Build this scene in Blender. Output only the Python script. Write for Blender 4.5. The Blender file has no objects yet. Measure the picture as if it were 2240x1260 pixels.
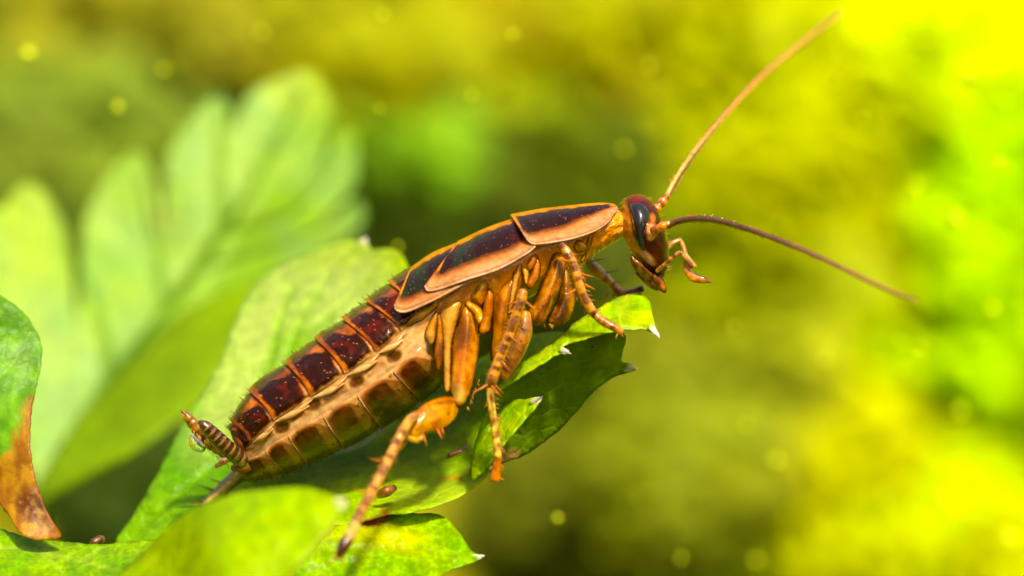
import bpy, math, random
import numpy as np
from mathutils import Vector
from mathutils.geometry import delaunay_2d_cdt

random.seed(7); np.random.seed(7)
S = bpy.context.scene
COL = S.collection

# ------------------------------------------------------------------ camera, sky, sun, exposure
# one Blender unit is one millimetre: a macro photograph of an insect about 12 mm long
D0 = 60.0
cam_d = bpy.data.cameras.new('camera'); cam = bpy.data.objects.new('camera', cam_d); COL.objects.link(cam)
cam.location = (0, -D0, 0); cam.rotation_euler = (math.radians(90), 0, 0)
cam_d.sensor_width = 36.0; cam_d.lens = 36.0 * D0 / 22.4
cam_d.clip_start = 0.5; cam_d.clip_end = 20000
cam_d.dof.use_dof = True
cam_d.dof.focus_distance = D0 - 0.9
cam_d.dof.aperture_fstop = cam_d.lens * 1e-3 / (2 * 0.80)
S.camera = cam

SUN_EL, SUN_AZ = math.radians(47), math.radians(18)          # sun behind the camera, a little to the right
W = bpy.data.worlds.new('World'); S.world = W; W.use_nodes = True
nt = W.node_tree; bg = nt.nodes['Background']
sky = nt.nodes.new('ShaderNodeTexSky'); sky.sky_type = 'NISHITA'; sky.sun_disc = False
sky.sun_elevation = SUN_EL; sky.sun_rotation = math.pi - SUN_AZ
sky.air_density = 1.0; sky.dust_density = 6.0; sky.ozone_density = 0.3
nt.links.new(sky.outputs[0], bg.inputs[0]); bg.inputs[1].default_value = 0.125
sun_d = bpy.data.lights.new('sun', 'SUN'); sun = bpy.data.objects.new('sun', sun_d); COL.objects.link(sun)
sun_d.energy = 4.4; sun_d.angle = math.radians(5.0); sun_d.color = (1.0, 0.95, 0.86)
sv = Vector((math.sin(SUN_AZ) * math.cos(SUN_EL), -math.cos(SUN_AZ) * math.cos(SUN_EL), math.sin(SUN_EL)))
sun.rotation_euler = sv.to_track_quat('Z', 'Y').to_euler(); sun.location = sv * 200
S.view_settings.view_transform = 'Standard'; S.view_settings.look = 'None'
S.view_settings.exposure = 0.85; S.view_settings.gamma = 1.0
S.view_settings.use_white_balance = True; S.view_settings.white_balance_temperature = 7500; S.view_settings.white_balance_tint = 10   # camera set for shade
S.render.engine = 'CYCLES'
S.cycles.use_denoising = True
S.cycles.caustics_reflective = False; S.cycles.caustics_refractive = False
S.cycles.sample_clamp_indirect = 6.0
S.cycles.max_bounces = 8; S.cycles.transparent_max_bounces = 8
S.unit_settings.scale_length = 0.001

# ------------------------------------------------------------------ helpers
ALB = 0.60                       # albedo for a surface that reads as the given display colour in full light
def C(r, g, b, k=1.0):
    o = []
    for v in (r, g, b):
        v /= 255.0
        o.append((v / 12.92 if v <= 0.04045 else ((v + 0.055) / 1.055) ** 2.4) * ALB * k)
    return np.array(o)

def P(px, py, y):
    px = np.asarray(px, float); py = np.asarray(py, float); y = np.asarray(y, float)
    k = (D0 + y) / D0 / 100.0
    return np.stack([(px - 1120) * k, y + 0 * px, (630 - py) * k], -1)

def vnoise(x, y, seed=0):
    x = np.asarray(x, float); y = np.asarray(y, float)
    xi = np.floor(x).astype(np.int64); yi = np.floor(y).astype(np.int64)
    fx = x - xi; fy = y - yi
    fx = fx * fx * (3 - 2 * fx); fy = fy * fy * (3 - 2 * fy)
    def h(a, b):
        n = (a * 374761393 + b * 668265263 + seed * 974634777) & 0xFFFFFFFF
        n = ((n ^ (n >> 13)) * 1274126177) & 0xFFFFFFFF
        n = n ^ (n >> 16)
        return (n & 0xFFFF) / 65535.0
    return (h(xi, yi) * (1 - fx) + h(xi + 1, yi) * fx) * (1 - fy) + (h(xi, yi + 1) * (1 - fx) + h(xi + 1, yi + 1) * fx) * fy

def fbm(x, y, seed=0, o=3):
    r = 0; a = 0.5; t = 0
    for i in range(o):
        r = r + a * vnoise(x * 2 ** i, y * 2 ** i, seed + i * 17); t += a; a *= 0.5
    return r / t

def sst(a, b, x):
    t = np.clip((np.asarray(x, float) - a) / (b - a), 0, 1)
    return t * t * (3 - 2 * t)

def mixc(c, d, m):
    m = np.asarray(m)[..., None]
    return c * (1 - m) + d * m

def crom(pts, n, closed=False):
    """Catmull-Rom through pts (k-dim), n samples per span."""
    p = np.asarray(pts, float); N = len(p); out = []
    spans = N if closed else N - 1
    for i in range(spans):
        if closed:
            a, b, c, d = p[(i - 1) % N], p[i], p[(i + 1) % N], p[(i + 2) % N]
        else:
            b, c = p[i], p[i + 1]
            a = p[i - 1] if i > 0 else 2 * b - c
            d = p[i + 2] if i + 2 < N else 2 * c - b
        for t in np.arange(n) / n:
            out.append(0.5 * (2 * b + (c - a) * t + (2 * a - 5 * b + 4 * c - d) * t * t + (3 * b - a - 3 * c + d) * t ** 3))
    if not closed: out.append(p[-1])
    return np.array(out)

def resample(pts, n):
    p = np.asarray(pts, float)
    q = crom(p, 12)
    s = np.r_[0, np.cumsum(np.linalg.norm(np.diff(q[:, :2], axis=0), axis=1))]
    u = np.linspace(0, s[-1], n)
    return np.stack([np.interp(u, s, q[:, k]) for k in range(q.shape[1])], -1)

def link(name, verts, faces, mat, parent=None, cols=None, rough=None, smooth=True):
    me = bpy.data.meshes.new(name)
    me.from_pydata(np.asarray(verts, float).tolist(), [], [list(map(int, f)) for f in faces])
    if smooth: me.polygons.foreach_set('use_smooth', [True] * len(me.polygons))
    n = len(me.vertices)
    if cols is not None:
        at = me.color_attributes.new('Col', 'FLOAT_COLOR', 'POINT')
        c4 = np.ones((n, 4), np.float32); c4[:, :3] = np.clip(cols, 0.0005, 0.9)
        at.data.foreach_set('color', c4.ravel())
    if rough is not None:
        ra = me.attributes.new('rough', 'FLOAT', 'POINT')
        ra.data.foreach_set('value', np.broadcast_to(np.asarray(rough, np.float32), (n,)).copy())
    me.materials.append(mat); me.validate(); me.update()
    o = bpy.data.objects.new(name, me); COL.objects.link(o)
    if parent is not None: o.parent = parent
    return o

def tag(o, label=None, cat=None, group=None, kind=None):
    if label: o['label'] = label
    if cat: o['category'] = cat
    if group: o['group'] = group
    if kind: o['kind'] = kind
    return o

def empty(name):
    o = bpy.data.objects.new(name, None); COL.objects.link(o); o.empty_display_size = 0.5
    return o

def grid_faces(n, m, wrap=False, base=0):
    f = []
    mm = m if wrap else m - 1
    for i in range(n - 1):
        for j in range(mm):
            a = base + i * m + j; b = base + i * m + (j + 1) % m
            f.append((a, b, b + m, a + m))
    return f

def solid(o, t, off=0.0):
    m = o.modifiers.new('thickness', 'SOLIDIFY'); m.thickness = t; m.offset = off
    return o

# ------------------------------------------------------------------ materials
def nodes(name):
    m = bpy.data.materials.new(name); m.use_nodes = True
    t = m.node_tree; return m, t, t.nodes['Principled BSDF']

def skin(name, sss=0.3, coat=0.3, nscale=9.0, namt=0.35, bump=0.05, spec=0.5, rad=(0.5, 0.22, 0.06), const=None, rough=None, transl=0.0, bscale=30.0, tint=None, net=0.0, trans=0.0, coatr=0.12, stint=(1, 1, 1)):
    m, t, b = nodes(name)
    L = t.links
    tc = t.nodes.new('ShaderNodeTexCoord')
    nz = t.nodes.new('ShaderNodeTexNoise'); nz.inputs['Scale'].default_value = nscale; nz.inputs['Detail'].default_value = 5
    L.new(tc.outputs['Object'], nz.inputs['Vector'])
    mr = t.nodes.new('ShaderNodeMapRange'); mr.inputs[1].default_value = 0.3; mr.inputs[2].default_value = 0.7
    mr.inputs[3].default_value = 1 - namt; mr.inputs[4].default_value = 1 + namt
    L.new(nz.outputs['Fac'], mr.inputs[0])
    mx = t.nodes.new('ShaderNodeVectorMath'); mx.operation = 'SCALE'
    if const is None:
        at = t.nodes.new('ShaderNodeVertexColor'); at.layer_name = 'Col'
        L.new(at.outputs['Color'], mx.inputs[0])
    else:
        mx.inputs[0].default_value = tuple(const)
    L.new(mr.outputs[0], mx.inputs['Scale'])
    if tint is not None:
        tn = t.nodes.new('ShaderNodeVectorMath'); tn.operation = 'MULTIPLY'; tn.inputs[1].default_value = tint
        L.new(mx.outputs[0], tn.inputs[0]); mx = tn
    if net:                                        # fine vein network of a leaf
        vo = t.nodes.new('ShaderNodeTexVoronoi'); vo.feature = 'DISTANCE_TO_EDGE'; vo.inputs['Scale'].default_value = net
        wv = t.nodes.new('ShaderNodeVectorMath'); wv.operation = 'ADD'
        nw = t.nodes.new('ShaderNodeTexNoise'); nw.inputs['Scale'].default_value = net * 1.3
        L.new(tc.outputs['Object'], nw.inputs['Vector'])
        sc_ = t.nodes.new('ShaderNodeVectorMath'); sc_.operation = 'SCALE'; sc_.inputs['Scale'].default_value = .35 / net
        L.new(nw.outputs['Color'], sc_.inputs[0]); L.new(tc.outputs['Object'], wv.inputs[0]); L.new(sc_.outputs[0], wv.inputs[1]); L.new(wv.outputs[0], vo.inputs['Vector'])
        vr = t.nodes.new('ShaderNodeMapRange'); vr.inputs[1].default_value = 0.0; vr.inputs[2].default_value = 0.13; vr.inputs[3].default_value = 1.0; vr.inputs[4].default_value = 0.0
        L.new(vo.outputs['Distance'], vr.inputs[0])
        vc = t.nodes.new('ShaderNodeMapRange'); vc.inputs[3].default_value = 0.97; vc.inputs[4].default_value = 1.16
        L.new(vr.outputs[0], vc.inputs[0])
        v2 = t.nodes.new('ShaderNodeVectorMath'); v2.operation = 'SCALE'; L.new(mx.outputs[0], v2.inputs[0]); L.new(vc.outputs[0], v2.inputs['Scale']); mx = v2
    L.new(mx.outputs[0], b.inputs['Base Color'])
    if rough is None:
        ra = t.nodes.new('ShaderNodeAttribute'); ra.attribute_name = 'rough'
        L.new(ra.outputs['Fac'], b.inputs['Roughness'])
    else:
        b.inputs['Roughness'].default_value = rough
    b.inputs['Subsurface Weight'].default_value = sss
    b.inputs['Subsurface Radius'].default_value = rad
    b.inputs['Subsurface Scale'].default_value = 0.35
    b.inputs['Coat Weight'].default_value = coat
    b.inputs['Coat Roughness'].default_value = coatr; b.inputs['Transmission Weight'].default_value = trans; b.inputs['IOR'].default_value = 1.45; b.inputs['Specular Tint'].default_value = (*stint, 1)
    b.inputs['Specular IOR Level'].default_value = spec
    if bump:
        n2 = t.nodes.new('ShaderNodeTexNoise'); n2.inputs['Scale'].default_value = bscale; n2.inputs['Detail'].default_value = 4
        L.new(tc.outputs['Object'], n2.inputs['Vector'])
        bp = t.nodes.new('ShaderNodeBump'); bp.inputs['Strength'].default_value = 1.0; bp.inputs['Distance'].default_value = bump
        if net:
            ad = t.nodes.new('ShaderNodeMath'); ad.operation = 'MULTIPLY_ADD'; ad.inputs[1].default_value = -.6
            L.new(vr.outputs[0], ad.inputs[0]); L.new(n2.outputs['Fac'], ad.inputs[2]); L.new(ad.outputs[0], bp.inputs['Height'])
        else:
            L.new(n2.outputs['Fac'], bp.inputs['Height'])
        pass; L.new(bp.outputs[0], b.inputs['Normal'])
        L.new(bp.outputs[0], b.inputs['Coat Normal'])
    if transl:
        tr = t.nodes.new('ShaderNodeBsdfTranslucent'); ms = t.nodes.new('ShaderNodeMixShader')
        L.new(mx.outputs[0], tr.inputs[0]); ms.inputs[0].default_value = transl
        L.new(b.outputs[0], ms.inputs[1]); L.new(tr.outputs[0], ms.inputs[2])
        L.new(ms.outputs[0], t.nodes['Material Output'].inputs['Surface'])
    return m

M_CER = None
M_CUT = skin('brown_cuticle', tint=(1, .97, .6), stint=(1, .78, .55), sss=0.12, coat=0.0, spec=.34, nscale=7, namt=0.3, bump=0.012, bscale=16)
M_AMB = skin('amber_cuticle', sss=0.3, coat=0.22, coatr=.05, spec=.42, nscale=6, namt=0.25, bump=0.02, bscale=7, tint=(1.04, 1.0, .5), stint=(1, .85, .6))
M_PLATE = skin('clear_amber_cuticle', sss=0.25, coat=0.12, coatr=.05, spec=.36, nscale=5, namt=0.35, bump=0.02, bscale=7, tint=(1.12, 1.08, .35), trans=.25, stint=(1, .8, .5))
M_SHIELD = skin('shield_cuticle', sss=0.15, coat=0.0, spec=.24, nscale=9, namt=0.2, bump=0.012, bscale=14)
M_LEG = skin('leg_cuticle', sss=0.3, coat=0.25, coatr=.05, spec=.42, nscale=8, namt=0.45, bump=0.016, bscale=9, tint=(1.06, 1.04, .42), trans=.15, stint=(1, .85, .6))
M_HAIR = skin('bristle', sss=0, coat=0.2, namt=0.1, bump=0, rough=0.35)
M_EYE = skin('black_eye', sss=0, coat=0.5, nscale=60, namt=0.3, bump=0.0, rough=0.25, const=(0.006, 0.006, 0.007))
def leafmat(name, transl, spec=0.22, nscale=2.2, namt=0.18, bump=0.018, bscale=9.0, net=2.4):
    return skin(name, sss=0, coat=0.0, nscale=nscale, namt=namt, bump=bump, bscale=bscale, transl=transl, spec=spec, net=net)
M_LEAF = leafmat('green_leaf', 0.43)
M_DRY = leafmat('withered_leaf', 0.3, net=0)
M_FAR = leafmat('distant_foliage', 0.25, spec=0.08, nscale=0.5, bump=0, net=0)

# ------------------------------------------------------------------ swept shapes
def tube(name, pts, rad, col, mat, parent, n=40, m=14, depth=1.0, rough=0.25, ringf=None, cap=True):
    """pts: list of (px, py, y); rad: px radii at those points; depth: thickness across the view relative to rad.
    col: function (u, ang, px, py) -> rgb, or an rgb."""
    q = resample([list(p) + [r] for p, r in zip(pts, rad)], n)
    u = np.linspace(0, 1, n)
    if cap:                                        # rounded ends
        r0, r1 = q[0, 3], q[-1, 3]
        t0 = q[0] - q[1]; t1 = q[-1] - q[-2]
        t0 = t0[:3] / (np.linalg.norm(t0[:2]) + 1e-6); t1 = t1[:3] / (np.linalg.norm(t1[:2]) + 1e-6)
        pre, post = [], []
        for a in (88, 65, 42, 20):
            a = math.radians(a)
            pre.append(np.r_[q[0, :3] + t0 * r0 * math.sin(a) * 0.8, r0 * math.cos(a)])
            post.insert(0, np.r_[q[-1, :3] + t1 * r1 * math.sin(a) * 0.8, r1 * math.cos(a)])
        q = np.vstack([pre, q, post]); u = np.r_[[0] * 4, u, [1] * 4]
    cen = P(q[:, 0], q[:, 1], q[:, 2]); r = q[:, 3] / 100 * (D0 + q[:, 2]) / D0
    if ringf is not None: r = r * ringf(u)
    T = np.gradient(cen, axis=0); T /= np.linalg.norm(T, axis=1)[:, None] + 1e-9
    Y = np.array([0, 1.0, 0])
    n1 = np.cross(T, Y); n1 /= np.linalg.norm(n1, axis=1)[:, None] + 1e-9
    b = np.cross(n1, T)
    ang = np.linspace(0, 2 * np.pi, m, endpoint=False)
    V = cen[:, None] + r[:, None, None] * (np.cos(ang)[None, :, None] * n1[:, None] + depth * np.sin(ang)[None, :, None] * b[:, None])
    N = len(u)
    U = np.repeat(u, m); A = np.tile(ang, N); PX = np.repeat(q[:, 0], m); PY = np.repeat(q[:, 1], m)
    cc = col(U, A, PX, PY) if callable(col) else np.tile(col, (N * m, 1))
    f = grid_faces(N, m, True) + [tuple(range(m))[::-1], tuple(range((N - 1) * m, N * m))]
    ro = rough(U) if callable(rough) else rough
    return link(name, V.reshape(-1, 3), f, mat, parent, cc, ro)

def spikes(name, items, col, mat, parent, kind='stuff', sides=4):
    """items: (px,py,y, px2,py2,y2, radius px); tapered bristles in one mesh."""
    V, F, K = [], [], []
    for it in items:
        a = P(*it[0:3]); b = P(*it[3:6]); r = it[6] / 100.0
        t = b - a; L = np.linalg.norm(t); t = t / (L + 1e-9)
        s = np.cross(t, [0, 1, 0.01]); s /= np.linalg.norm(s) + 1e-9; w = np.cross(t, s)
        bs = len(V)
        for rr, fr in ((1, 0), (0.75, 0.5), (0.12, 1)):
            for k in range(sides):
                an = 2 * math.pi * k / sides
                V.append(a + t * L * fr + r * rr * (math.cos(an) * s + math.sin(an) * w))
        F += grid_faces(3, sides, True, bs)
        c = it[7] if len(it) > 7 else col
        K += [c * (1 if j < sides else (1.0 if j < 2 * sides else 0.8)) for j in range(3 * sides)]
    o = link(name, V, F, mat, parent, np.array(K))
    if kind: o['kind'] = kind
    return o

class Loft:
    """Body swept along stations (k, top px, bottom px, half width mm)."""
    def __init__(self, st, p=2.2, bow=0.0, yc=0.0):
        a = np.array([[s[0], s[1][0], s[1][1], s[2][0], s[2][1], s[3]] for s in st], float)
        q = crom(a, 16); o = np.argsort(q[:, 0], kind='stable'); self.q = q[o]; self.p = p; self.bow = bow; self.yc = yc
    def at(self, k, th, off=0.0):
        q = self.q
        I = [np.interp(k, q[:, 0], q[:, i]) for i in range(1, 6)]
        ax, ay, bx, by, w = I
        c, s = np.cos(th), np.sin(th)
        e = 2.0 / self.p
        cc = np.sign(c) * np.abs(c) ** e; ss = np.sign(s) * np.abs(s) ** e
        h = np.hypot(bx - ax, by - ay) / 2
        offp = off * 100
        t = (1 - cc * (1 + offp / np.maximum(h, 4))) / 2
        px = ax + (bx - ax) * t; py = ay + (by - ay) * t
        if self.bow:
            m = np.where((t > 0) & (t < 0.62), np.sin(np.pi * np.clip(t, 0, .62) / 0.62), 0) * self.bow
            d = np.stack([(by - ay), -(bx - ax)], -1); d = d / (np.linalg.norm(d, axis=-1)[..., None] + 1e-6)
            px = px + d[..., 0] * m; py = py + d[..., 1] * m
        y = -(w + off) * ss
        V = P(px, py, -np.abs(y) + self.yc); V[..., 1] = np.where(y > 0, -V[..., 1] + 2 * self.yc, V[..., 1])
        return V, px, py, t
    def theta(self, t):
        c = 1 - 2 * np.asarray(t, float)
        return np.arccos(np.clip(np.sign(c) * np.abs(c) ** (self.p / 2), -1, 1))

def blob(px, py, cx, cy, rx, ry, rot=0.0, soft=0.35):
    c, s = math.cos(math.radians(rot)), math.sin(math.radians(rot))
    x = (px - cx) * c + (py - cy) * s; y = -(px - cx) * s + (py - cy) * c
    d = np.sqrt((x / rx) ** 2 + (y / ry) ** 2)
    return 1 - sst(1 - soft, 1 + soft, d)

def polydist(px, py, line):
    """distance in px to a polyline and position along it"""
    l = np.asarray(line, float); best = np.full(np.shape(px), 1e9); pos = np.zeros(np.shape(px))
    n = len(l) - 1
    for i in range(n):
        a, b = l[i], l[i + 1]; d = b - a; L2 = d @ d + 1e-9
        t = np.clip(((px - a[0]) * d[0] + (py - a[1]) * d[1]) / L2, 0, 1)
        e = np.hypot(px - a[0] - t * d[0], py - a[1] - t * d[1])
        m = e < best; best = np.where(m, e, best); pos = np.where(m, (i + t) / n, pos)
    return best, pos

def inside(px, py, poly):
    p = np.asarray(poly, float); r = np.zeros(np.shape(px), bool); n = len(p)
    for i in range(n):
        x0, y0 = p[i]; x1, y1 = p[(i + 1) % n]
        if y0 == y1: continue
        c = (y0 > py) != (y1 > py)
        r ^= c & (px < (x1 - x0) * (py - y0) / (y1 - y0) + x0)
    return r

def tps(ctrl):
    c = np.asarray(ctrl, float); X = c[:, :2] / 400.0; n = len(c)
    def U(r2): return 0.5 * r2 * np.log(r2 + 1e-12)
    K = U(((X[:, None] - X[None]) ** 2).sum(-1)) + 1e-4 * np.eye(n)
    Pm = np.c_[np.ones(n), X]
    A = np.block([[K, Pm], [Pm.T, np.zeros((3, 3))]])
    w = np.linalg.solve(A, np.r_[c[:, 2], 0, 0, 0])
    def f(px, py):
        Q = np.stack([np.asarray(px, float), np.asarray(py, float)], -1) / 400.0
        r2 = ((Q[:, None] - X[None]) ** 2).sum(-1)
        return U(r2) @ w[:n] + w[n] + Q @ w[n + 1:]
    return f

def blade(name, outline, ctrl, col, mat, parent, spacing=8, veins=(), thick=0.03, jag=1.2, rough=0.42, wav=0.0, wavs=60.0, seed=1, vein_h=0.05, sides=4, hf=None):
    """A leaf surface: outline in px, depth (mm) from control points, raised or sunken veins, real thickness."""
    ol = crom(outline, sides, True)
    # even spacing along the rim, small irregular teeth
    s = np.r_[0, np.cumsum(np.linalg.norm(np.diff(np.vstack([ol, ol[:1]]), axis=0), axis=1))]
    n = max(16, int(s[-1] / spacing)); uu = np.linspace(0, s[-1], n, endpoint=False)
    cl = np.vstack([ol, ol[:1]])
    ox = np.interp(uu, s, cl[:, 0]); oy = np.interp(uu, s, cl[:, 1])
    ox = ox + (vnoise(uu / 9.0, uu * 0 + 3, seed) - .5) * 2 * jag; oy = oy + (vnoise(uu / 9.0, uu * 0 + 9, seed) - .5) * 2 * jag
    gx, gy = np.meshgrid(np.arange(ox.min(), ox.max(), spacing), np.arange(oy.min(), oy.max(), spacing * 0.87))
    gx = gx + (np.arange(gx.shape[0]) % 2)[:, None] * spacing / 2
    gx = gx.ravel(); gy = gy.ravel()
    gx = gx + (np.random.rand(len(gx)) - .5) * spacing * .3; gy = gy + (np.random.rand(len(gy)) - .5) * spacing * .3
    ok = inside(gx, gy, np.c_[ox, oy])
    gx, gy = gx[ok], gy[ok]
    d, _ = polydist(gx, gy, np.vstack([np.c_[ox, oy], [[ox[0], oy[0]]]]))
    ok = d > spacing * .55; gx, gy = gx[ok], gy[ok]
    pts = [Vector(v) for v in np.c_[np.r_[ox, gx], np.r_[oy, gy]]]
    r = delaunay_2d_cdt(pts, [], [list(range(n))], 1, 1e-4)
    vx = np.array([v[0] for v in r[0]]); vy = np.array([v[1] for v in r[0]])
    y = tps(ctrl)(vx, vy)
    vm = np.zeros(len(vx))
    for ln, w, st in veins:
        l = crom(ln, 6); dd, ps = polydist(vx, vy, l)
        ww = w * (1 - 0.65 * ps)
        vm = np.maximum(vm, st * np.exp(-(dd / ww) ** 2))
    y = y + vm * vein_h
    if wav: y = y + (fbm(vx / wavs, vy / wavs, seed) - .5) * 2 * wav
    if hf is not None: y = y + hf(vx, vy)
    cc = col(vx, vy, vm)
    ro = rough(vx, vy) if callable(rough) else rough
    o = link(name, P(vx, vy, y), r[2], mat, parent, cc, ro)
    return solid(o, thick)

def chitin(name, outline, ctrl, bulge, R, c1, c2, parent, seed, dark=(), mat=None, edge=.6, sc=14):
    """A thin bulging plate with its own rim."""
    ol = crom(outline, 4, True); ring = np.vstack([ol, ol[:1]])
    def hf(x, y):
        d, _ = polydist(x, y, ring)
        q = np.clip(d / (.7 * R), 0, 1); w = np.clip(d / (.9 * R), 0, 1)
        return -bulge * (.22 * np.sqrt(1 - (1 - q) ** 2) + .42 * w) - .02 * (fbm(x / 5, y / 40, seed + 8) - .5)
    def cf(x, y, vm):
        d, _ = polydist(x, y, ring)
        n = fbm(x / sc, y / (sc * 2.4), seed, 3)
        c = mixc(c1, c2, sst(.3, .7, n))
        for q in dark: c = mixc(c, q[6] if len(q) > 6 else C(60, 24, 6), blob(x, y, *q[:4], q[4], .6) * q[5])
        return mixc(c, C(70, 26, 4), (1 - sst(0, 4.5, d)) * min(1, edge * 1.35))
    return blade(name, outline, ctrl, cf, mat or M_PLATE, parent, spacing=4, thick=.04, jag=.5, rough=.13, hf=hf, seed=seed, sides=4)

# ------------------------------------------------------------------ setting: ground and the far vegetation
def sheet(name, x0, x1, y0, y1, zf, n, m, colf, mat):
    xs, ys = np.meshgrid(np.linspace(x0, x1, n), np.linspace(y0, y1, m))
    z = zf(xs, ys)
    return link(name, np.stack([xs, ys, z], -1).reshape(-1, 3), grid_faces(m, n), mat, None, colf(xs.ravel(), ys.ravel()), 0.8)

g = sheet('ground', -4000, 4000, -3000, 330, lambda x, y: -260 + 12 * fbm(x / 90, y / 90, 3), 120, 60,
          lambda x, y: mixc(C(90, 100, 20), C(130, 150, 30), fbm(x / 40, y / 40, 5)), M_FAR)
g['kind'] = 'structure'
bank = sheet('grassy_bank', -4000, 4000, 300, 1500, lambda x, y: -262 + 900 * sst(280, 1300, y) ** 0.8 + 25 * fbm(x / 60, y / 60, 8), 160, 90,
             lambda x, y: mixc(C(110, 112, 12), C(150, 150, 14), sst(.35, .65, fbm(x / 45, y / 45, 11))), M_FAR)
bank['kind'] = 'structure'

def foliage(name, label, masses, seed, size=(4.5, 9.0), gain=1.36):  # leaf colours carry the background's dark-to-bright light, left to right
    """One mass of separate leaves: each of them a bent, pointed pair of faces turned its own way."""
    rng = np.random.RandomState(seed); V, F, K = [], [], []
    for (px, py, y, rx, ry, n, col) in masses:
        rx, ry, n = rx * 1.22, ry * 1.22, int(n * 1.4)
        c = P(px, py, y); k = (D0 + y) / D0 / 100
        for i in range(n):
            d = rng.normal(size=3); d /= np.linalg.norm(d); d *= rng.rand() ** 0.42
            p = c + d * np.array([rx * k, max(rx, ry) * k * .55, ry * k])
            L = rng.uniform(*size) * (D0 + y) / 300.0; w = L * rng.uniform(.45, .8)
            nrm = rng.normal(size=3) * .42 + np.array([0.25, -1, .8]); nrm /= np.linalg.norm(nrm)
            t = np.cross(nrm, rng.normal(size=3)); t /= np.linalg.norm(t); s = np.cross(nrm, t)
            b = len(V)
            V += [p - t * L / 2, p - t * L * .1 + s * w / 2 - nrm * L * .08, p + t * L / 2, p - t * L * .1 - s * w / 2 - nrm * L * .08, p - t * L * .05]
            F += [(b, b + 1, b + 4), (b + 1, b + 2, b + 4), (b + 2, b + 3, b + 4), (b + 3, b, b + 4)]
            j = rng.uniform(.82, 1.18)
            K += [np.clip(col * gain * np.array([.88, 1.03, .9]) * j * rng.uniform(.95, 1.05, 3), 0, .8)] * 5
    o = link(name, V, F, M_FAR, None, np.array(K), 0.6)
    return tag(o, label, 'foliage', None, 'stuff')

foliage('olive_foliage', 'olive green undergrowth blurred far behind the insect', [
    (250, 60, 250, 420, 170, 300, C(138, 132, 22)), (760, 60, 250, 300, 200, 220, C(140, 138, 10)),
    (120, 330, 240, 300, 190, 260, C(112, 128, 36)), (420, 330, 250, 260, 160, 200, C(100, 112, 26)),
    (980, 640, 250, 260, 150, 120, C(120, 130, 20)),
    (1330, 1150, 240, 280, 200, 260, C(104, 108, 12)), (1430, 1180, 225, 200, 120, 120, C(116, 122, 8)), (1250, 1060, 222, 150, 120, 100, C(96, 98, 12)), (1500, 850, 260, 180, 260, 240, C(124, 126, 20)),
    (1250, 900, 250, 200, 200, 160, C(88, 92, 14)), (1560, 660, 250, 200, 160, 160, C(128, 132, 8)),
    (1720, 560, 255, 240, 160, 160, C(158, 158, 6)), (1680, 640, 225, 200, 110, 130, C(142, 146, 6)), (1570, 770, 212, 150, 130, 120, C(136, 138, 24)), (1450, 1030, 206, 150, 130, 170, C(122, 128, 14)), (1590, 1010, 206, 100, 100, 90, C(130, 134, 20)), (1660, 430, 210, 150, 120, 110, C(160, 160, 4)), (1720, 330, 210, 120, 90, 80, C(176, 176, 3)), (860, 130, 215, 160, 90, 90, C(148, 146, 8)), (1600, 640, 212, 130, 90, 90, C(146, 150, 8)), (1450, 820, 214, 120, 110, 90, C(124, 124, 22)), (1690, 800, 214, 130, 120, 90, C(160, 158, 24)), (-250, 200, 240, 260, 400, 200, C(112, 122, 26)),
    (1700, 1240, 245, 180, 140, 140, C(150, 146, 2))], 21)
foliage('dark_foliage', 'green undergrowth with shade painted in, blurred behind the large leaf', [
    (330, 1090, 150, 240, 130, 220, C(52, 70, 6)), (40, 560, 150, 160, 110, 80, C(80, 96, 16)),
    (860, 480, 235, 150, 120, 120, C(96, 116, 26)), (1270, 420, 230, 160, 150, 170, C(86, 98, 4)),
    (1400, 620, 225, 150, 120, 140, C(78, 88, 6)), (330, 560, 160, 240, 120, 130, C(78, 92, 18)),
    (1330, 900, 235, 90, 110, 50, C(84, 88, 18)), (1570, 1060, 238, 90, 70, 60, C(96, 104, 18))], 22, gain=1.1)
foliage('fresh_foliage', 'fresh green leaves blurred behind the insect', [
    (880, 340, 235, 150, 110, 110, C(122, 164, 26)), (1130, 250, 240, 130, 110, 80, C(136, 152, 14)),
    (1560, 420, 240, 130, 160, 120, C(132, 146, 4)), (1440, 1040, 230, 150, 150, 130, C(134, 156, 4)),
    (1480, 1220, 235, 160, 90, 80, C(126, 146, 2)), (1540, 930, 240, 90, 90, 50, C(112, 134, 10)),
    (1780, 760, 245, 150, 100, 80, C(166, 182, 10)), (1990, 740, 240, 160, 130, 120, C(196, 220, 4)),
    (2020, 1000, 240, 150, 150, 120, C(186, 206, 6)), (1960, 1180, 236, 150, 100, 100, C(188, 206, 28)),
    (1840, 620, 250, 160, 110, 100, C(178, 186, 2))], 23)
foliage('yellow_foliage', 'yellow growth with brightness painted in, blurred behind the feelers', [
    (1080, 110, 245, 300, 130, 220, C(170, 156, 6)), (1480, 80, 245, 330, 130, 260, C(176, 170, 2)),
    (1380, 230, 243, 200, 120, 130, C(158, 148, 2)), (1740, 170, 240, 260, 170, 240, C(200, 200, 2)),
    (1940, 330, 240, 170, 190, 200, C(226, 222, 2)), (1800, 400, 240, 160, 130, 120, C(190, 184, 2)),
    (1800, 990, 236, 210, 150, 240, C(212, 206, 8)), (1740, 860, 240, 160, 130, 130, C(196, 188, 20)),
    (1980, 580, 240, 170, 120, 120, C(204, 204, 2)), (1890, 1210, 234, 160, 90, 110, C(206, 206, 4)),
    (2220, 960, 236, 110, 120, 80, C(222, 214, 20)), (2200, 1190, 230, 110, 110, 90, C(240, 238, 2))], 24, gain=1.02)
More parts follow.
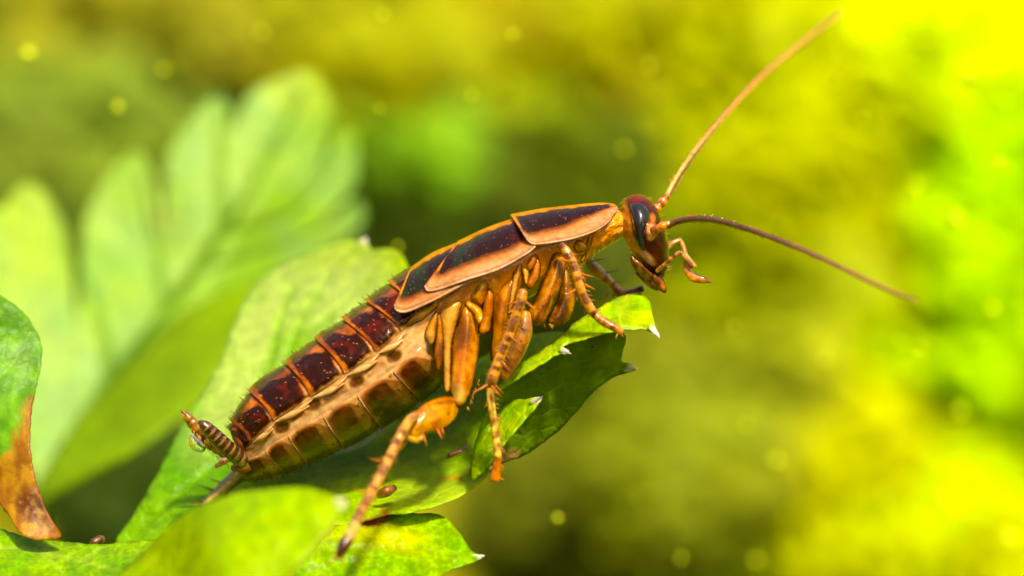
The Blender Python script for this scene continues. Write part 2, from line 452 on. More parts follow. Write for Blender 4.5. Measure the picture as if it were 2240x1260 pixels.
foliage('lime_foliage', 'lime green growth with brightness painted in, blurred at the right edge', [
    (2190, 120, 235, 240, 190, 300, C(228, 246, 4)), (2210, 420, 235, 170, 260, 320, C(206, 252, 0)),
    (2230, 740, 235, 150, 200, 220, C(204, 248, 0)), (2480, 500, 235, 230, 600, 420, C(206, 245, 4)),
    (2040, 150, 237, 160, 140, 140, C(226, 232, 2)), (2090, 560, 238, 100, 160, 100, C(204, 236, 0)),
    (2140, 1100, 234, 120, 160, 110, C(204, 224, 10)), (2480, 1050, 235, 220, 300, 240, C(206, 226, 6))], 25, gain=1.3)

# ------------------------------------------------------------------ large blurred leaf behind
def veins_pinnate(mid, sides, w=7, ws=4.5, st=1.0, ss=.7):
    return [(mid, w, st)] + [(s, ws, ss) for s in sides]

back_leaf = empty('large_leaf')
tag(back_leaf, 'large pale lobed leaf standing blurred behind the insect', 'leaf')
mid = [(110, 1075), (240, 850), (360, 690), (480, 520), (560, 400), (660, 210)]
def c_back(px, py, vm):
    d, ps = polydist(px, py, np.array(mid, float))
    left = px < np.interp(-py, -np.array([m[1] for m in mid]), np.array([m[0] for m in mid]))
    n = fbm(px / 70, py / 70, 4)
    c = mixc(C(176, 214, 84), C(160, 206, 100), sst(.35, .65, n))
    c = mixc(c, C(158, 206, 36), np.where(left, 0, sst(.4, .6, fbm(px / 110, py / 90, 9))) * .8)  # left half keeps a pale tone, the sky sheen painted in
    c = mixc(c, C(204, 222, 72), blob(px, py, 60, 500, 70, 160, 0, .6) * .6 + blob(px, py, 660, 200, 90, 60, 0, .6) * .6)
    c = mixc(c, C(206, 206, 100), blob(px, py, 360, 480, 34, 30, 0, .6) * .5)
    return mixc(c, C(112, 176, 28), np.clip(vm, 0, 1) * .8) * np.array([.80, .92, .62])
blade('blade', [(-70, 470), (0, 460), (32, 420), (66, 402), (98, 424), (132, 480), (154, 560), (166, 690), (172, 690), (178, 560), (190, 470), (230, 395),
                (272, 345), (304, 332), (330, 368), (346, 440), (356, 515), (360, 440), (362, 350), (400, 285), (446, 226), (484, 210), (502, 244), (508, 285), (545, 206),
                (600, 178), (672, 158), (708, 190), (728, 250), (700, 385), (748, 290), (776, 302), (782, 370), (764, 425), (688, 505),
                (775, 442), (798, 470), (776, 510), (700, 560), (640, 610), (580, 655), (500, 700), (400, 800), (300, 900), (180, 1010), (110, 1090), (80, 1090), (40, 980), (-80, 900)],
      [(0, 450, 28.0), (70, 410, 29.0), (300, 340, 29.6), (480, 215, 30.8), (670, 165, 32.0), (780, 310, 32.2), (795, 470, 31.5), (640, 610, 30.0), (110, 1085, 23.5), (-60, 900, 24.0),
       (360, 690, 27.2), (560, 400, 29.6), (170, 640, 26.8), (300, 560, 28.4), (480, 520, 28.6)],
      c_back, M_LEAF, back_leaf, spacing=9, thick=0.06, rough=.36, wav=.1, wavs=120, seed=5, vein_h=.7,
      veins=[(mid, 13, 1.0), ([(240, 850), (220, 700), (120, 480)], 9, .6), ([(360, 690), (340, 560), (300, 380)], 8, .6),
             ([(480, 520), (480, 380), (480, 240)], 8, .55), ([(480, 520), (640, 470), (770, 330)], 8, .5), ([(420, 600), (600, 540), (780, 480)], 7, .45), ([(560, 400), (620, 330), (700, 260)], 7, .4)])
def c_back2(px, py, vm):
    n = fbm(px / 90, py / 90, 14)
    c = mixc(C(150, 196, 12), C(126, 168, 6), sst(.3, .7, n))  # darker green paints in the leaf's shaded lower half
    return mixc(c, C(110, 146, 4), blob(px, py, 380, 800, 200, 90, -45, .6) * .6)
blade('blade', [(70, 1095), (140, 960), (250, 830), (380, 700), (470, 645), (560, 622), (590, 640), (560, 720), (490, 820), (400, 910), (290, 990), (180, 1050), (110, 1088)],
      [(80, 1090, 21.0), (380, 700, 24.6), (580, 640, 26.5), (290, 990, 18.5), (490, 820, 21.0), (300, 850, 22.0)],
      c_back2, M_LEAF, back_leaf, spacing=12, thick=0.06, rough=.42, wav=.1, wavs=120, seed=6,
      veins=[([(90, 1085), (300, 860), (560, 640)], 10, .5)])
tube('stalk', [(90, 1085, 23), (60, 1250, 24), (20, 1600, 25), (-40, 2400, 60)], [26, 24, 26, 30], C(140, 180, 40), M_LEAF, back_leaf, n=16, m=10, rough=.4)

# ------------------------------------------------------------------ leaf the insect stands on
host = empty('lobed_leaf')
tag(host, 'bright green lobed leaf with white pointed tips under the cockroach', 'leaf')
GR = C(122, 190, 14); GY = C(160, 204, 12); GD = C(88, 146, 8); VEIN = C(176, 208, 60); TIP = C(235, 240, 225)

def leafcol(base, alt, tips=(), dark=(), pale=(), vein=VEIN, vs=.55, ns=45, seed=1, spot=(), cells=.25):
    def f(px, py, vm):
        n = fbm(px / ns, py / ns, seed, 4)
        c = mixc(base, alt, sst(.3, .7, n))
        cell = np.abs(fbm(px / 13, py / 13, seed + 40, 2) - .5) * 2
        c = c * (1 + cells * (.5 - sst(0, .35, cell)))[:, None]
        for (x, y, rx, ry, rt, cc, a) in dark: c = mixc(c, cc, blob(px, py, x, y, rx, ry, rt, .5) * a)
        for (x, y, rx, ry, rt, cc, a) in pale:
            c = mixc(c, cc, blob(px, py, x, y, rx, ry, rt, .6) * a * sst(-.1, .6, fbm(px / 26, py / 26, seed + 7)))
        c = mixc(c, vein, np.clip(vm, 0, 1) * vs)
        for (x, y, r) in tips: c = mixc(c, TIP, blob(px, py, x, y, r, r, 0, .35))
        for (x, y, rx, ry, rt, cc) in spot: c = mixc(c, cc, blob(px, py, x, y, rx, ry, rt, .3) * sst(.2, .45, fbm(px / 9, py / 9, seed + 3)))
        return c * np.array([1.12, 1.03, .7])
    return f

# upright lobe behind the abdomen
SHEEN = C(178, 212, 122)  # leaf sheen, painted on as pale patches
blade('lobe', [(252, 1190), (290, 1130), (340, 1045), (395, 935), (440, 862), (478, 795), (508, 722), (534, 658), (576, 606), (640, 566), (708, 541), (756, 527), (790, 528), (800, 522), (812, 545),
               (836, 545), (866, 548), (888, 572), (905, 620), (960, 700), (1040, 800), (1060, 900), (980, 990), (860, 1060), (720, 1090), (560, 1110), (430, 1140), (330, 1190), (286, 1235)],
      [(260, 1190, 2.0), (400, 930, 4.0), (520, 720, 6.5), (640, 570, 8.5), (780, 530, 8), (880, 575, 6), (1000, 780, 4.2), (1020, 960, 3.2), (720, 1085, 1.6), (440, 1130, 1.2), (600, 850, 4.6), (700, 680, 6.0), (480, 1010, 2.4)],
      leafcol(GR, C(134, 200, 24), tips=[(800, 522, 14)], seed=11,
              dark=[(450, 1010, 120, 120, -45, C(84, 168, 14), .75), (800, 570, 130, 50, 0, C(178, 216, 0), .8), (860, 990, 150, 60, -20, C(70, 112, 4), .6)],  # last patch paints the insect's shadow
              pale=[(560, 720, 60, 190, 25, SHEEN, .95), (740, 640, 110, 90, -30, SHEEN, .95), (500, 900, 120, 60, -50, SHEEN, .8), (800, 980, 90, 40, -20, C(170, 190, 150), .9)], vs=.7, vein=C(128, 196, 12)),
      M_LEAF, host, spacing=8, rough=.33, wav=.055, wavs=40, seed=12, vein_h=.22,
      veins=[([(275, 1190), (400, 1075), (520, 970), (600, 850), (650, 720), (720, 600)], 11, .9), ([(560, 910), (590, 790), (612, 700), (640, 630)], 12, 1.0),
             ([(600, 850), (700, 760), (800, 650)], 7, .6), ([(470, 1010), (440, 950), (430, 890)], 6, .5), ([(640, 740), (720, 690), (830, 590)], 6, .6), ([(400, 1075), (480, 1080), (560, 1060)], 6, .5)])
# floor of the leaf, below the belly
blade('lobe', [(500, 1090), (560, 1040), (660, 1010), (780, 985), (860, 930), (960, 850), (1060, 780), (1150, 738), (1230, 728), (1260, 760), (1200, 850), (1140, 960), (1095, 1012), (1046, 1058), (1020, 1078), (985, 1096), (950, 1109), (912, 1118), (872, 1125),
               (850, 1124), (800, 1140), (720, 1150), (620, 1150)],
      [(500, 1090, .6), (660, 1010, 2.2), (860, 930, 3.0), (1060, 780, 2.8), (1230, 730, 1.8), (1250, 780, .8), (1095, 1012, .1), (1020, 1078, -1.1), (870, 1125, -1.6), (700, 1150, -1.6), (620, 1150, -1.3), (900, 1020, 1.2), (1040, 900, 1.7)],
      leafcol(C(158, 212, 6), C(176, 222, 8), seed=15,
              dark=[(700, 1010, 150, 40, -8, C(70, 130, 6), .6), (940, 900, 110, 60, -35, C(76, 128, 6), .6)],  # insect's shadow painted in below the belly
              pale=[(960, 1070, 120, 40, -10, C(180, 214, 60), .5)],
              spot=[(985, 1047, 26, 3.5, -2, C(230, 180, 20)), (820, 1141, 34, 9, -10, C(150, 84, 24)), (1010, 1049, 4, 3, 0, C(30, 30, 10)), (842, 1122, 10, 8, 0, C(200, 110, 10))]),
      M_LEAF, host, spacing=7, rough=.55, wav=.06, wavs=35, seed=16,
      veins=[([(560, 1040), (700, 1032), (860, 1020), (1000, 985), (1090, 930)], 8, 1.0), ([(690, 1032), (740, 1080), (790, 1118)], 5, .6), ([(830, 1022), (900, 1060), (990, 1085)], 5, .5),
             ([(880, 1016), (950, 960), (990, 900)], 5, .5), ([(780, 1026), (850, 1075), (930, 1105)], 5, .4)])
# underside that curls down on the right
blade('lobe', [(1028, 1046), (1062, 1030), (1100, 1013), (1150, 994), (1192, 965), (1226, 938), (1262, 900), (1300, 855), (1338, 826), (1366, 818), (1394, 806), (1376, 795), (1358, 790), (1364, 760), (1367, 735), (1345, 722), (1300, 722), (1235, 756), (1160, 800), (1088, 858), (1052, 930)],
      [(1028, 1046, -1.0), (1100, 1013, -.3), (1226, 938, .1), (1338, 826, .1), (1394, 806, .0), (1367, 728, -.5), (1300, 724, -1.3), (1200, 776, -1.25), (1085, 850, -1.3), (1180, 880, -.5), (1050, 930, -1.1)],
      leafcol(C(118, 162, 30), C(102, 148, 20), tips=[(1394, 806, 22)], seed=18, ns=60, vein=C(126, 160, 50), cells=.15,
              pale=[(1335, 790, 30, 60, 20, C(150, 190, 30), .8)], spot=[(1112, 1000, 30, 17, -30, C(176, 150, 80))]),
      M_LEAF, host, spacing=7, rough=.45, wav=.07, wavs=35, seed=19, vein_h=-.05,
      veins=[([(1090, 850), (1160, 800), (1260, 760), (1350, 730)], 4, .3), ([(1202, 880), (1206, 830), (1210, 775)], 5, .8), ([(1206, 850), (1180, 830), (1150, 815)], 4, .8), ([(1120, 900), (1145, 950), (1165, 985)], 4, .6),
             ([(1260, 900), (1290, 800), (1310, 720)], 4, .4)])
# rolled edge with white thorns
blade('lobe', [(1086, 856), (1120, 836), (1170, 806), (1218, 778), (1246, 772), (1232, 758), (1262, 748), (1330, 728), (1372, 721), (1414, 722), (1443, 739), (1430, 704), (1423, 668), (1410, 649), (1388, 642), (1344, 655), (1300, 680), (1262, 703), (1226, 737), (1190, 764), (1150, 790), (1104, 826)],
      [(1086, 856, -1.3), (1218, 778, -1.75), (1330, 728, -1.7), (1443, 739, -1.8), (1423, 668, -.5), (1388, 642, -.1), (1300, 680, -.5), (1226, 737, -1.0), (1150, 790, -1.15), (1104, 826, -1.2)],
      leafcol(C(150, 208, 22), C(186, 222, 30), tips=[(1447, 742, 25), (1250, 773, 19)], seed=22, ns=24, vein=C(214, 236, 110), vs=.6),
      M_LEAF, host, spacing=5, rough=.33, wav=.05, wavs=16, seed=23, jag=1.6, vein_h=.04,
      veins=[([(1440, 736), (1370, 715), (1330, 722)], 5, .9), ([(1110, 835), (1170, 795), (1230, 748)], 4, .4)])
blade('lobe', [(1030, 1052), (1036, 990), (1048, 945), (1066, 910), (1088, 889), (1118, 877), (1152, 874), (1185, 869), (1174, 888), (1156, 910), (1122, 948), (1094, 984), (1066, 1022)],
      [(1030, 1052, -1.4), (1048, 945, -.9), (1118, 877, -1.0), (1185, 869, -1.9), (1122, 948, -2.0), (1066, 1022, -1.9), (1090, 935, -1.35)],
      leafcol(C(140, 204, 16), C(176, 218, 24), tips=[(1187, 868, 19)], seed=26, ns=26, vein=C(196, 226, 60), vs=.6),
      M_LEAF, host, spacing=5, rough=.38, wav=.04, wavs=16, seed=27, jag=1.2,
      veins=[([(1180, 872), (1130, 915), (1090, 960), (1050, 1020)], 4, .9)])
# lower right lobe, in focus
blade('lobe', [(640, 1268), (690, 1200), (740, 1150), (800, 1134), (860, 1126), (930, 1123), (972, 1131), (996, 1156), (1020, 1190), (1036, 1210), (1060, 1216), (1034, 1231), (985, 1248), (930, 1276), (800, 1300), (700, 1300)],
      [(640, 1268, -3.2), (740, 1150, -1.8), (930, 1123, -1.0), (1060, 1216, -1.8), (930, 1276, -3.0), (700, 1300, -3.4), (860, 1200, -1.9)],
      leafcol(C(126, 194, 12), C(152, 206, 14), tips=[(1064, 1216, 18)], seed=31, ns=36, vein=C(172, 212, 50),
              pale=[(870, 1180, 70, 30, 10, C(206, 222, 20), .8), (770, 1170, 60, 40, 0, C(196, 212, 10), .8)],
              spot=[(820, 1142, 36, 11, -10, C(140, 76, 24)), (845, 1124, 9, 9, 0, C(170, 86, 14))], cells=.4),
      M_LEAF, host, spacing=6, rough=.36, wav=.09, wavs=22, seed=32,
      veins=[([(660, 1190), (760, 1200), (880, 1200), (1040, 1216)], 6, .7), ([(800, 1200), (870, 1170), (950, 1145)], 4, .5), ([(790, 1200), (830, 1240), (870, 1270)], 4, .5)])
# near lobe, out of focus
blade('lobe', [(200, 1330), (260, 1260), (330, 1194), (380, 1146), (430, 1112), (505, 1084), (590, 1070), (668, 1068), (722, 1084), (756, 1098), (742, 1128), (716, 1164), (690, 1200), (650, 1240), (604, 1275), (480, 1340)],
      [(200, 1330, -6.0), (330, 1194, -5.0), (505, 1084, -7.2), (668, 1068, -8.4), (756, 1098, -8.9), (690, 1200, -9.4), (604, 1275, -9.6), (450, 1200, -8.2)],
      leafcol(C(150, 206, 6), C(170, 214, 4), tips=[(752, 1098, 15)], seed=36, ns=110, cells=.04, vein=C(190, 212, 20)),
      M_LEAF, host, spacing=9, rough=.4, wav=.1, wavs=60, seed=37,
      veins=[([(330, 1230), (500, 1160), (740, 1100)], 10, .5)])
# near sheet at the lower left with crisp veins
blade('lobe', [(-90, 1150), (0, 1158), (60, 1176), (140, 1186), (220, 1192), (270, 1186), (322, 1184), (350, 1196), (330, 1250), (380, 1340), (200, 1360), (-90, 1360)],
      [(-90, 1150, -.6), (140, 1186, -.2), (322, 1184, -1.6), (350, 1250, -3.6), (-90, 1350, -3.6), (200, 1350, -4.4), (120, 1250, -1.8)],
      leafcol(C(120, 192, 12), C(146, 204, 10), seed=41, ns=40, vein=C(190, 222, 90), vs=.6, cells=.35),
      M_LEAF, host, spacing=7, rough=.36, wav=.1, wavs=30, seed=42,
      veins=[([(-40, 1200), (60, 1202), (160, 1225), (260, 1250)], 5, .9), ([(80, 1206), (120, 1235), (150, 1280)], 4, .6), ([(180, 1230), (215, 1205), (240, 1192)], 4, .8), ([(280, 1250), (310, 1215), (330, 1190)], 4, .7)])
for p0, p1, r in [((1424, 715, -1.6), (1443, 739, -1.9), 9), ((1228, 765, -1.75), (1249, 774, -1.95), 8), ((1164, 882, -1.75), (1186, 868, -2.0), 8), ((1366, 806, .05), (1394, 806, .0), 10), ((1036, 1220, -1.85), (1060, 1216, -1.9), 9), ((736, 1100, -8.8), (756, 1099, -9.0), 9), ((790, 532, 7.8), (802, 520, 7.8), 9)]:
    m = tuple((p0[i] + p1[i]) / 2 for i in range(3))
    tube('leaf_tip', [p0, m, p1], [r * .9, r * .55, r * .1], lambda U, A, x, y: mixc(C(196, 224, 90), C(244, 242, 226), sst(.0, .35, U)), M_LEAF, host, n=16, m=12, depth=.6, rough=.35)
tube('stalk', [(330, 1240, -2.5), (300, 1500, 0), (260, 2200, 20), (240, 5200, 60)], [16, 18, 22, 26], C(140, 180, 50), M_LEAF, host, n=16, m=10, rough=.4)

# ------------------------------------------------------------------ withered leaf at the left
wil = empty('withered_leaf')
tag(wil, 'green leaf with a withered brown edge at the lower left', 'leaf')
def c_wil(px, py, vm):
    n = fbm(px / 30, py / 30, 51, 4)
    c = mixc(C(82, 148, 12), C(110, 176, 20), sst(.3, .7, n))
    c = mixc(c, C(140, 188, 50), np.clip(vm, 0, 1) * .5)
    line = np.interp(py, [850, 870, 930, 985, 1015, 1060], [82, 62, 44, 20, -20, -90])
    m = sst(-16, 14, (px - line) + (fbm(px / 14, py / 14, 53) - .5) * 22) * sst(858, 872, py)
    b = mixc(C(192, 140, 24), C(160, 100, 14), sst(.35, .65, fbm(px / 14, py / 45, 55, 4)))
    b = mixc(b, C(110, 56, 14), blob(px, py, 70, 1110, 46, 34, 30, .7) * sst(.35, .6, fbm(px / 10, py / 10, 57)))
    b = mixc(b, C(60, 30, 10), blob(px, py, 92, 1108, 14, 10, 40, .6) * .9)
    b = mixc(b, C(140, 78, 16), sst(14, 2, np.abs(px - np.interp(py, [870, 990, 1090, 1175], [72, 66, 92, 130]))) * .7)
    return mixc(c, b, m)
blade('blade', [(-110, 600), (-40, 622), (0, 645), (36, 670), (66, 702), (86, 738), (92, 774), (86, 820), (75, 866), (67, 925), (67, 985), (76, 1040), (92, 1090), (110, 1132), (134, 1174), (92, 1182), (50, 1172), (16, 1126), (-20, 1085), (-110, 1050)],
      [(-110, 600, .9), (0, 645, .9), (88, 745, .9), (75, 870, .2), (67, 985, -.5), (134, 1174, -.9), (50, 1172, -1.1), (-20, 1085, -.4), (-110, 1050, -.2), (0, 850, .3)],
      c_wil, M_DRY, wil, spacing=6, rough=.42, wav=.05, wavs=30, seed=58,
      veins=[([(-100, 950), (-20, 850), (40, 780), (70, 720)], 5, .5), ([(-20, 850), (10, 760), (10, 680)], 4, .4), ([(10, 815), (50, 800), (84, 790)], 4, .4)])

# ------------------------------------------------------------------ the cockroach
roach = empty('cockroach')
tag(roach, 'brown and amber cockroach with long feelers climbing over the green leaf', 'insect')

ST = [(-.35, (512, 975), (519, 1010), .12), (0, (503, 950), (528, 1049), .45), (1, (507, 925), (598, 1041), .95), (2, (547, 858), (655, 1023), 1.35), (3, (625, 795), (742, 985), 1.65),
      (4, (692, 743), (827, 940), 1.85), (5, (752, 700), (912, 884), 1.95), (6, (802, 660), (975, 832), 1.95), (7, (899, 586), (1022, 770), 1.85), (8, (1003, 530), (1092, 700), 1.78),
      (9, (1120, 478), (1190, 640), 1.5), (10, (1230, 458), (1264, 594), 1.1), (11, (1300, 452), (1302, 563), .85), (12, (1345, 454), (1340, 537), .62), (13, (1364, 466), (1368, 523), .5), (14, (1392, 474), (1392, 518), .4)]
LB = Loft(ST, p=2.25, bow=11)
SPIR = [(862, 780), (780, 835), (685, 885), (617, 935)]
ORNG = C(222, 120, 12); DARK = C(44, 10, 5); TAN = C(206, 150, 92); AMB = C(216, 134, 28)

def c_body(px, py, k, t):
    n = fbm(k * 9, t * 14, 61, 3)
    strk = fbm(k * 2.2, t * 62, 62, 3)
    c = mixc(C(216, 160, 96), C(176, 108, 44), sst(.3, .65, strk))
    c = mixc(c, C(118, 62, 18), sst(.58, .7, strk) * .75 * (t < .58))
    c = mixc(c, C(222, 176, 122), sst(.52, .58, t) * .6)
    c = mixc(c, C(132, 82, 18), sst(.64, .74, t))
    for (x, y) in SPIR:
        c = mixc(c, C(216, 160, 90), blob(px, py, x, y, 25, 19, -28, .2) * .7)
        c = mixc(c, C(96, 48, 8), blob(px, py, x, y, 18.5, 13, -28, .25))
        c = mixc(c, C(84, 44, 8), blob(px, py, x + 4, y + 1, 9, 7, -28, .8) * .7)
        c = mixc(c, C(110, 66, 18), blob(px, py, x - 48, y + 22, 26, 6, -28, .4) * .7)
    th = sst(6.3, 7.0, k)
    a = mixc(C(236, 152, 26), C(212, 122, 16), sst(.3, .7, n)); a = mixc(a, C(236, 176, 84), sst(11.6, 12.6, k) * .7)
    a = mixc(a, C(150, 78, 14), sst(.8, 1.0, t) * .4)
    return mixc(c, a, th)
kk = np.r_[np.linspace(-.35, 7, 300), np.linspace(7.03, 14, 150)]; tt = np.linspace(0, 2 * np.pi, 200, endpoint=False)
Kg, Tg = np.meshgrid(kk, tt, indexing='ij')
_, px0, py0, t0 = LB.at(Kg, Tg)
off = -.04 + (fbm(Kg * 2.2, t0 * 62, 62, 3) - .5) * .045 * sst(.36, .42, t0) * (1 - sst(.55, .62, t0)) * (1 - sst(6.2, 6.8, Kg))
for (x, y) in SPIR:
    off = off - .035 * blob(px0, py0, x, y, 15, 11, -28, .6) + .02 * blob(px0, py0, x, y, 27, 20, -28, .6)
off = off + (fbm(Kg * 4, t0 * 9, 66) - .5) * .08 * sst(6.6, 7.2, Kg)
V, px, py, t = LB.at(Kg, Tg, off)
body = link('body', V.reshape(-1, 3), grid_faces(len(kk), 200, True), M_AMB, roach, c_body(px.ravel(), py.ravel(), Kg.ravel(), t.ravel()) * np.stack([1 + 0 * Kg.ravel(), 1 + .08 * (Kg.ravel() < 6.6), 1 + 1.1 * (1 - sst(6, 7, Kg.ravel()))], -1), .11)

def on_body(k, t, off=.0):
    V, a, b, _ = LB.at(np.array([float(k)]), LB.theta(np.array([t])), off)
    return (a[0], b[0], V[0, 1])
for i in range(1, 6):
    for (ka, ta, kb, tb, r) in [(.02, .43, .86, .475, 7), (.42, .452, 1.0, .438, 4)]:
        pts = [on_body(i + ka, ta, .0), on_body(i + (ka + kb) / 2, (ta + tb) / 2 + .008, .03), on_body(i + kb, tb, .0)]
        tube('pleural_fold', pts, [r * .3, r, r * .3], lambda U, A, x, y: mixc(C(226, 178, 150), C(200, 146, 112), fbm(x / 8, y / 8, 68)), M_AMB, body, n=24, m=10, rough=.16)

def plate(name, k0, k1, tl, colf, offf, mat, ventral=False, nf=44, nt=130, ext=.12, rough=.16):
    """A hard plate around the back (or the belly) between two rings of the body, with a raised rear rim."""
    f = np.r_[[0, 0], np.linspace(0, 1 + ext, nf)]
    a = LB.theta(tl)
    th = np.linspace(-a, a, nt) if not ventral else np.linspace(a, 2 * np.pi - a, nt)
    Fg, Th = np.meshgrid(f, th, indexing='ij')
    K = k0 + (k1 - k0) * Fg
    _, a1, b1, t1 = LB.at(K, Th)
    o = offf(Fg, t1); o[0] = -.005
    edge = np.abs(np.linspace(-1, 1, nt)); o = o - .07 * sst(.94, 1.0, edge)[None, :]
    V, a2, b2, t2 = LB.at(K, Th, o)
    return link(name, V.reshape(-1, 3), grid_faces(len(f), nt), mat, roach, colf(a2.ravel(), b2.ravel(), Fg.ravel(), t2.ravel()), rough)

def tergcol(seed):
    def f(px, py, F, t):
        n = fbm(px / 16, py / 16, seed, 4) - .5; n2 = fbm(px / 40, py / 40, seed + 5) - .5
        fr = F + n * .13; tq = t + n * .06
        c = mixc(C(196, 106, 1), C(140, 60, 1), sst(.3, .7, n2 + .5))
        m = sst(.07, .125, fr) * (1 - sst(.90, .96, fr + (t - .2) * .25)) * sst(.02, .06, tq - (.05 + .03 * ((seed * 7) % 3)) * sst(.45, .8, F + n2 * .4))
        red = mixc(DARK, C(92, 18, 4), sst(.52, .72, n + .5) * .7)
        front = mixc(C(172, 84, 2), C(196, 138, 96), sst(.22, .34, t))
        c = mixc(c, front, sst(.86, .94, F))
        c = mixc(c, red, m)
        sp = np.random.RandomState(seed).rand(len(px)) < .01; c[sp & (m > .7)] = C(190, 120, 100)
        c = mixc(c, C(200, 146, 86), sst(.375, .41, tq) * .9)
        c = mixc(c, C(40, 52, 22), (1 - sst(.03, .07, tq)) * sst(.1, .2, F) * .85)
        c = mixc(c, C(120, 40, 6), (1 - sst(0, .035, F)) * .7)
        return c
    return f
TK = [(.28, 1.0), (1, 2), (2, 3), (3, 4), (4, 5), (5, 6), (6, 6.55), (6.55, 7.05)]
for i, (a, b) in enumerate(TK):
    plate('tergite', a, b, .405, tergcol(70 + i), lambda F, t, b=b: .02 + .06 * (1 - F) - .05 * sst(.9, 1.1, F) + .02 * np.sin(np.pi * np.clip(F, 0, 1)) + (fbm(F * 4 + b * 9, t * 16, 77) - .5) * .05, M_CUT, rough=.13)
def sterncol(seed):
    def f(px, py, F, t):
        n = fbm(px / 20, py / 20, seed, 4); n2 = fbm(px / 7, py / 7, seed + 3, 3)
        c = mixc(C(100, 52, 12), C(52, 20, 5), sst(.3, .6, n))
        c = mixc(c, C(92, 36, 10), blob(F * 100, t * 100, 40 + (seed % 5) * 5, 76, 26, 9, 0, .8) * .6)
        band = sst(.66, .74, F + (n - .5) * .1)
        c = mixc(c, C(158, 98, 50), band)
        c = mixc(c, C(140, 84, 40), 1 - sst(.03, .13, F))
        rim = .615 + .52 * np.abs(F - .42) ** 2.2
        c = mixc(c, C(150, 88, 36), 1 - sst(.02, .05, t - rim)); c = mixc(c, C(206, 148, 116), 1 - sst(-.02, .02, t - rim))
        c = mixc(c, C(170, 62, 20), blob(F * 100, t * 100, 70, 88, 8, 4, 20, .5) * .6)
        c = mixc(c, C(40, 16, 8), sst(.74, .8, n2) * .8)
        c = mixc(c, C(70, 50, 8), sst(.84, 1.0, t) * .6)
        return c
    return f
for i, (a, b) in enumerate([(.12, 1.35), (1.35, 2.2), (2.2, 3.1), (3.1, 4.05), (4.05, 5.1), (5.1, 6.1)]):
    plate('sternite', a, b, .60, sterncol(90 + i), lambda F, t: .0 + .028 * (1 - F) * sst(.6, .68, t) - .04 * sst(.9, 1.1, F) + .012 * np.sin(np.pi * np.clip(F, 0, 1)) * sst(.6, .7, t), M_AMB, ventral=True, rough=.2)

# back shields of the thorax
def shield(name, top, bot, w, colf, exp=.45, n=110, m=60, crown=.0, ends=.0):
    T = resample(top, n); B = resample(bot, n); u = np.linspace(0, 1, n); v = np.linspace(0, 1, m)
    ww = np.interp(u, np.linspace(0, 1, len(w)), w)
    U, Vv = np.meshgrid(u, np.r_[-v[:0:-1], v], indexing='ij')
    a = np.abs(Vv)[..., None]
    q = T[:, None] * (1 - a) + B[:, None] * a
    y = -ww[:, None] * np.abs(Vv) ** exp
    q0 = q[..., 0]; q1 = q[..., 1] - crown * np.sin(np.pi * np.abs(Vv)) * np.sin(np.pi * U)
    # side edges: a narrow turned-up bead along the rim
    y = y - .02 * sst(.93, .985, np.abs(Vv))
    W = P(q0, q1, y); W[..., 1] = np.where(Vv < 0, -W[..., 1], W[..., 1])
    cc = colf(q0.ravel(), q1.ravel(), U.ravel(), np.abs(Vv).ravel())
    o = link(name, W.reshape(-1, 3), grid_faces(n, 2 * m - 1), M_SHIELD, roach, cc, .2)
    return solid(o, .025)

def shieldcol(seed, rimw, d0, d1, taper, green, cut):
    def f(px, py, U, v):
        n = fbm(px / 22, py / 12, seed, 4) - .5
        vq = v + n * .09
        hi = d1 - (d1 - d0) * .5 * sst(.3, 1.0, U) * taper
        c = mixc(C(228, 136, 10), C(206, 108, 6), sst(-.2, .2, n))
        pale = mixc(C(188, 144, 98), C(168, 118, 66), sst(-.25, .25, n)); pale = pale * (1 - .16 * sst(.55, .7, fbm(px / 60 + v * 3, v * 34, seed + 2)))[:, None]; pale = mixc(pale, C(206, 132, 48), (1 - sst(0, .2, v - hi)) * .8)
        c = mixc(c, pale, sst(hi - .04, hi + .06, vq))
        c = mixc(c, C(120, 52, 14), (1 - sst(0, .16, np.abs(vq - hi))) * .8)
        d = sst(d0 - .03, d0 + .04, vq) * (1 - sst(hi - .07, hi + .05, vq)) * sst(.02, .05, U) * (1 - sst(cut, cut + .05, U + n * .06))
        dk = mixc(C(40, 12, 8), C(62, 16, 6), sst(0, .3, n))
        dk = mixc(dk, C(26, 44, 12), green * (1 - sst(.15, .75, U)) * sst(-.15, .15, fbm(px / 9, py / 30, seed + 9) - .45) )  # green reflection of the leaf painted over the rear band
        c = mixc(c, dk, d)
        c = mixc(c, C(150, 74, 22), sst(.925, .945, v) * (1 - sst(.955, .97, v)) * .8)
        c = mixc(c, C(216, 170, 130), sst(.965, .985, v) * .35)
        c = mixc(c, C(150, 74, 16), (1 - sst(.004, .016, U)) * .6)
        rs = np.random.RandomState(seed); sp = rs.rand(len(px)) < .012
        c[sp & (d > .6)] = C(130, 90, 80)
        return c
    return f
shield('metanotum', [(898, 586), (947, 553), (1003, 530), (1022, 524)], [(862, 668), (868, 680), (892, 682), (950, 657), (1012, 624), (1070, 600)], [2.2, 2.25, 2.2, 2.0], shieldcol(101, .1, .12, .76, .0, .9, 1.5), crown=8, exp=.41)
shield('mesonotum', [(1002, 528), (1057, 502), (1112, 482), (1136, 474)], [(928, 626), (936, 637), (962, 633), (1020, 613), (1090, 590), (1150, 557), (1172, 540)], [2.1, 2.25, 2.1, 1.75], shieldcol(102, .1, .12, .70, .0, .8, 1.5), crown=8)
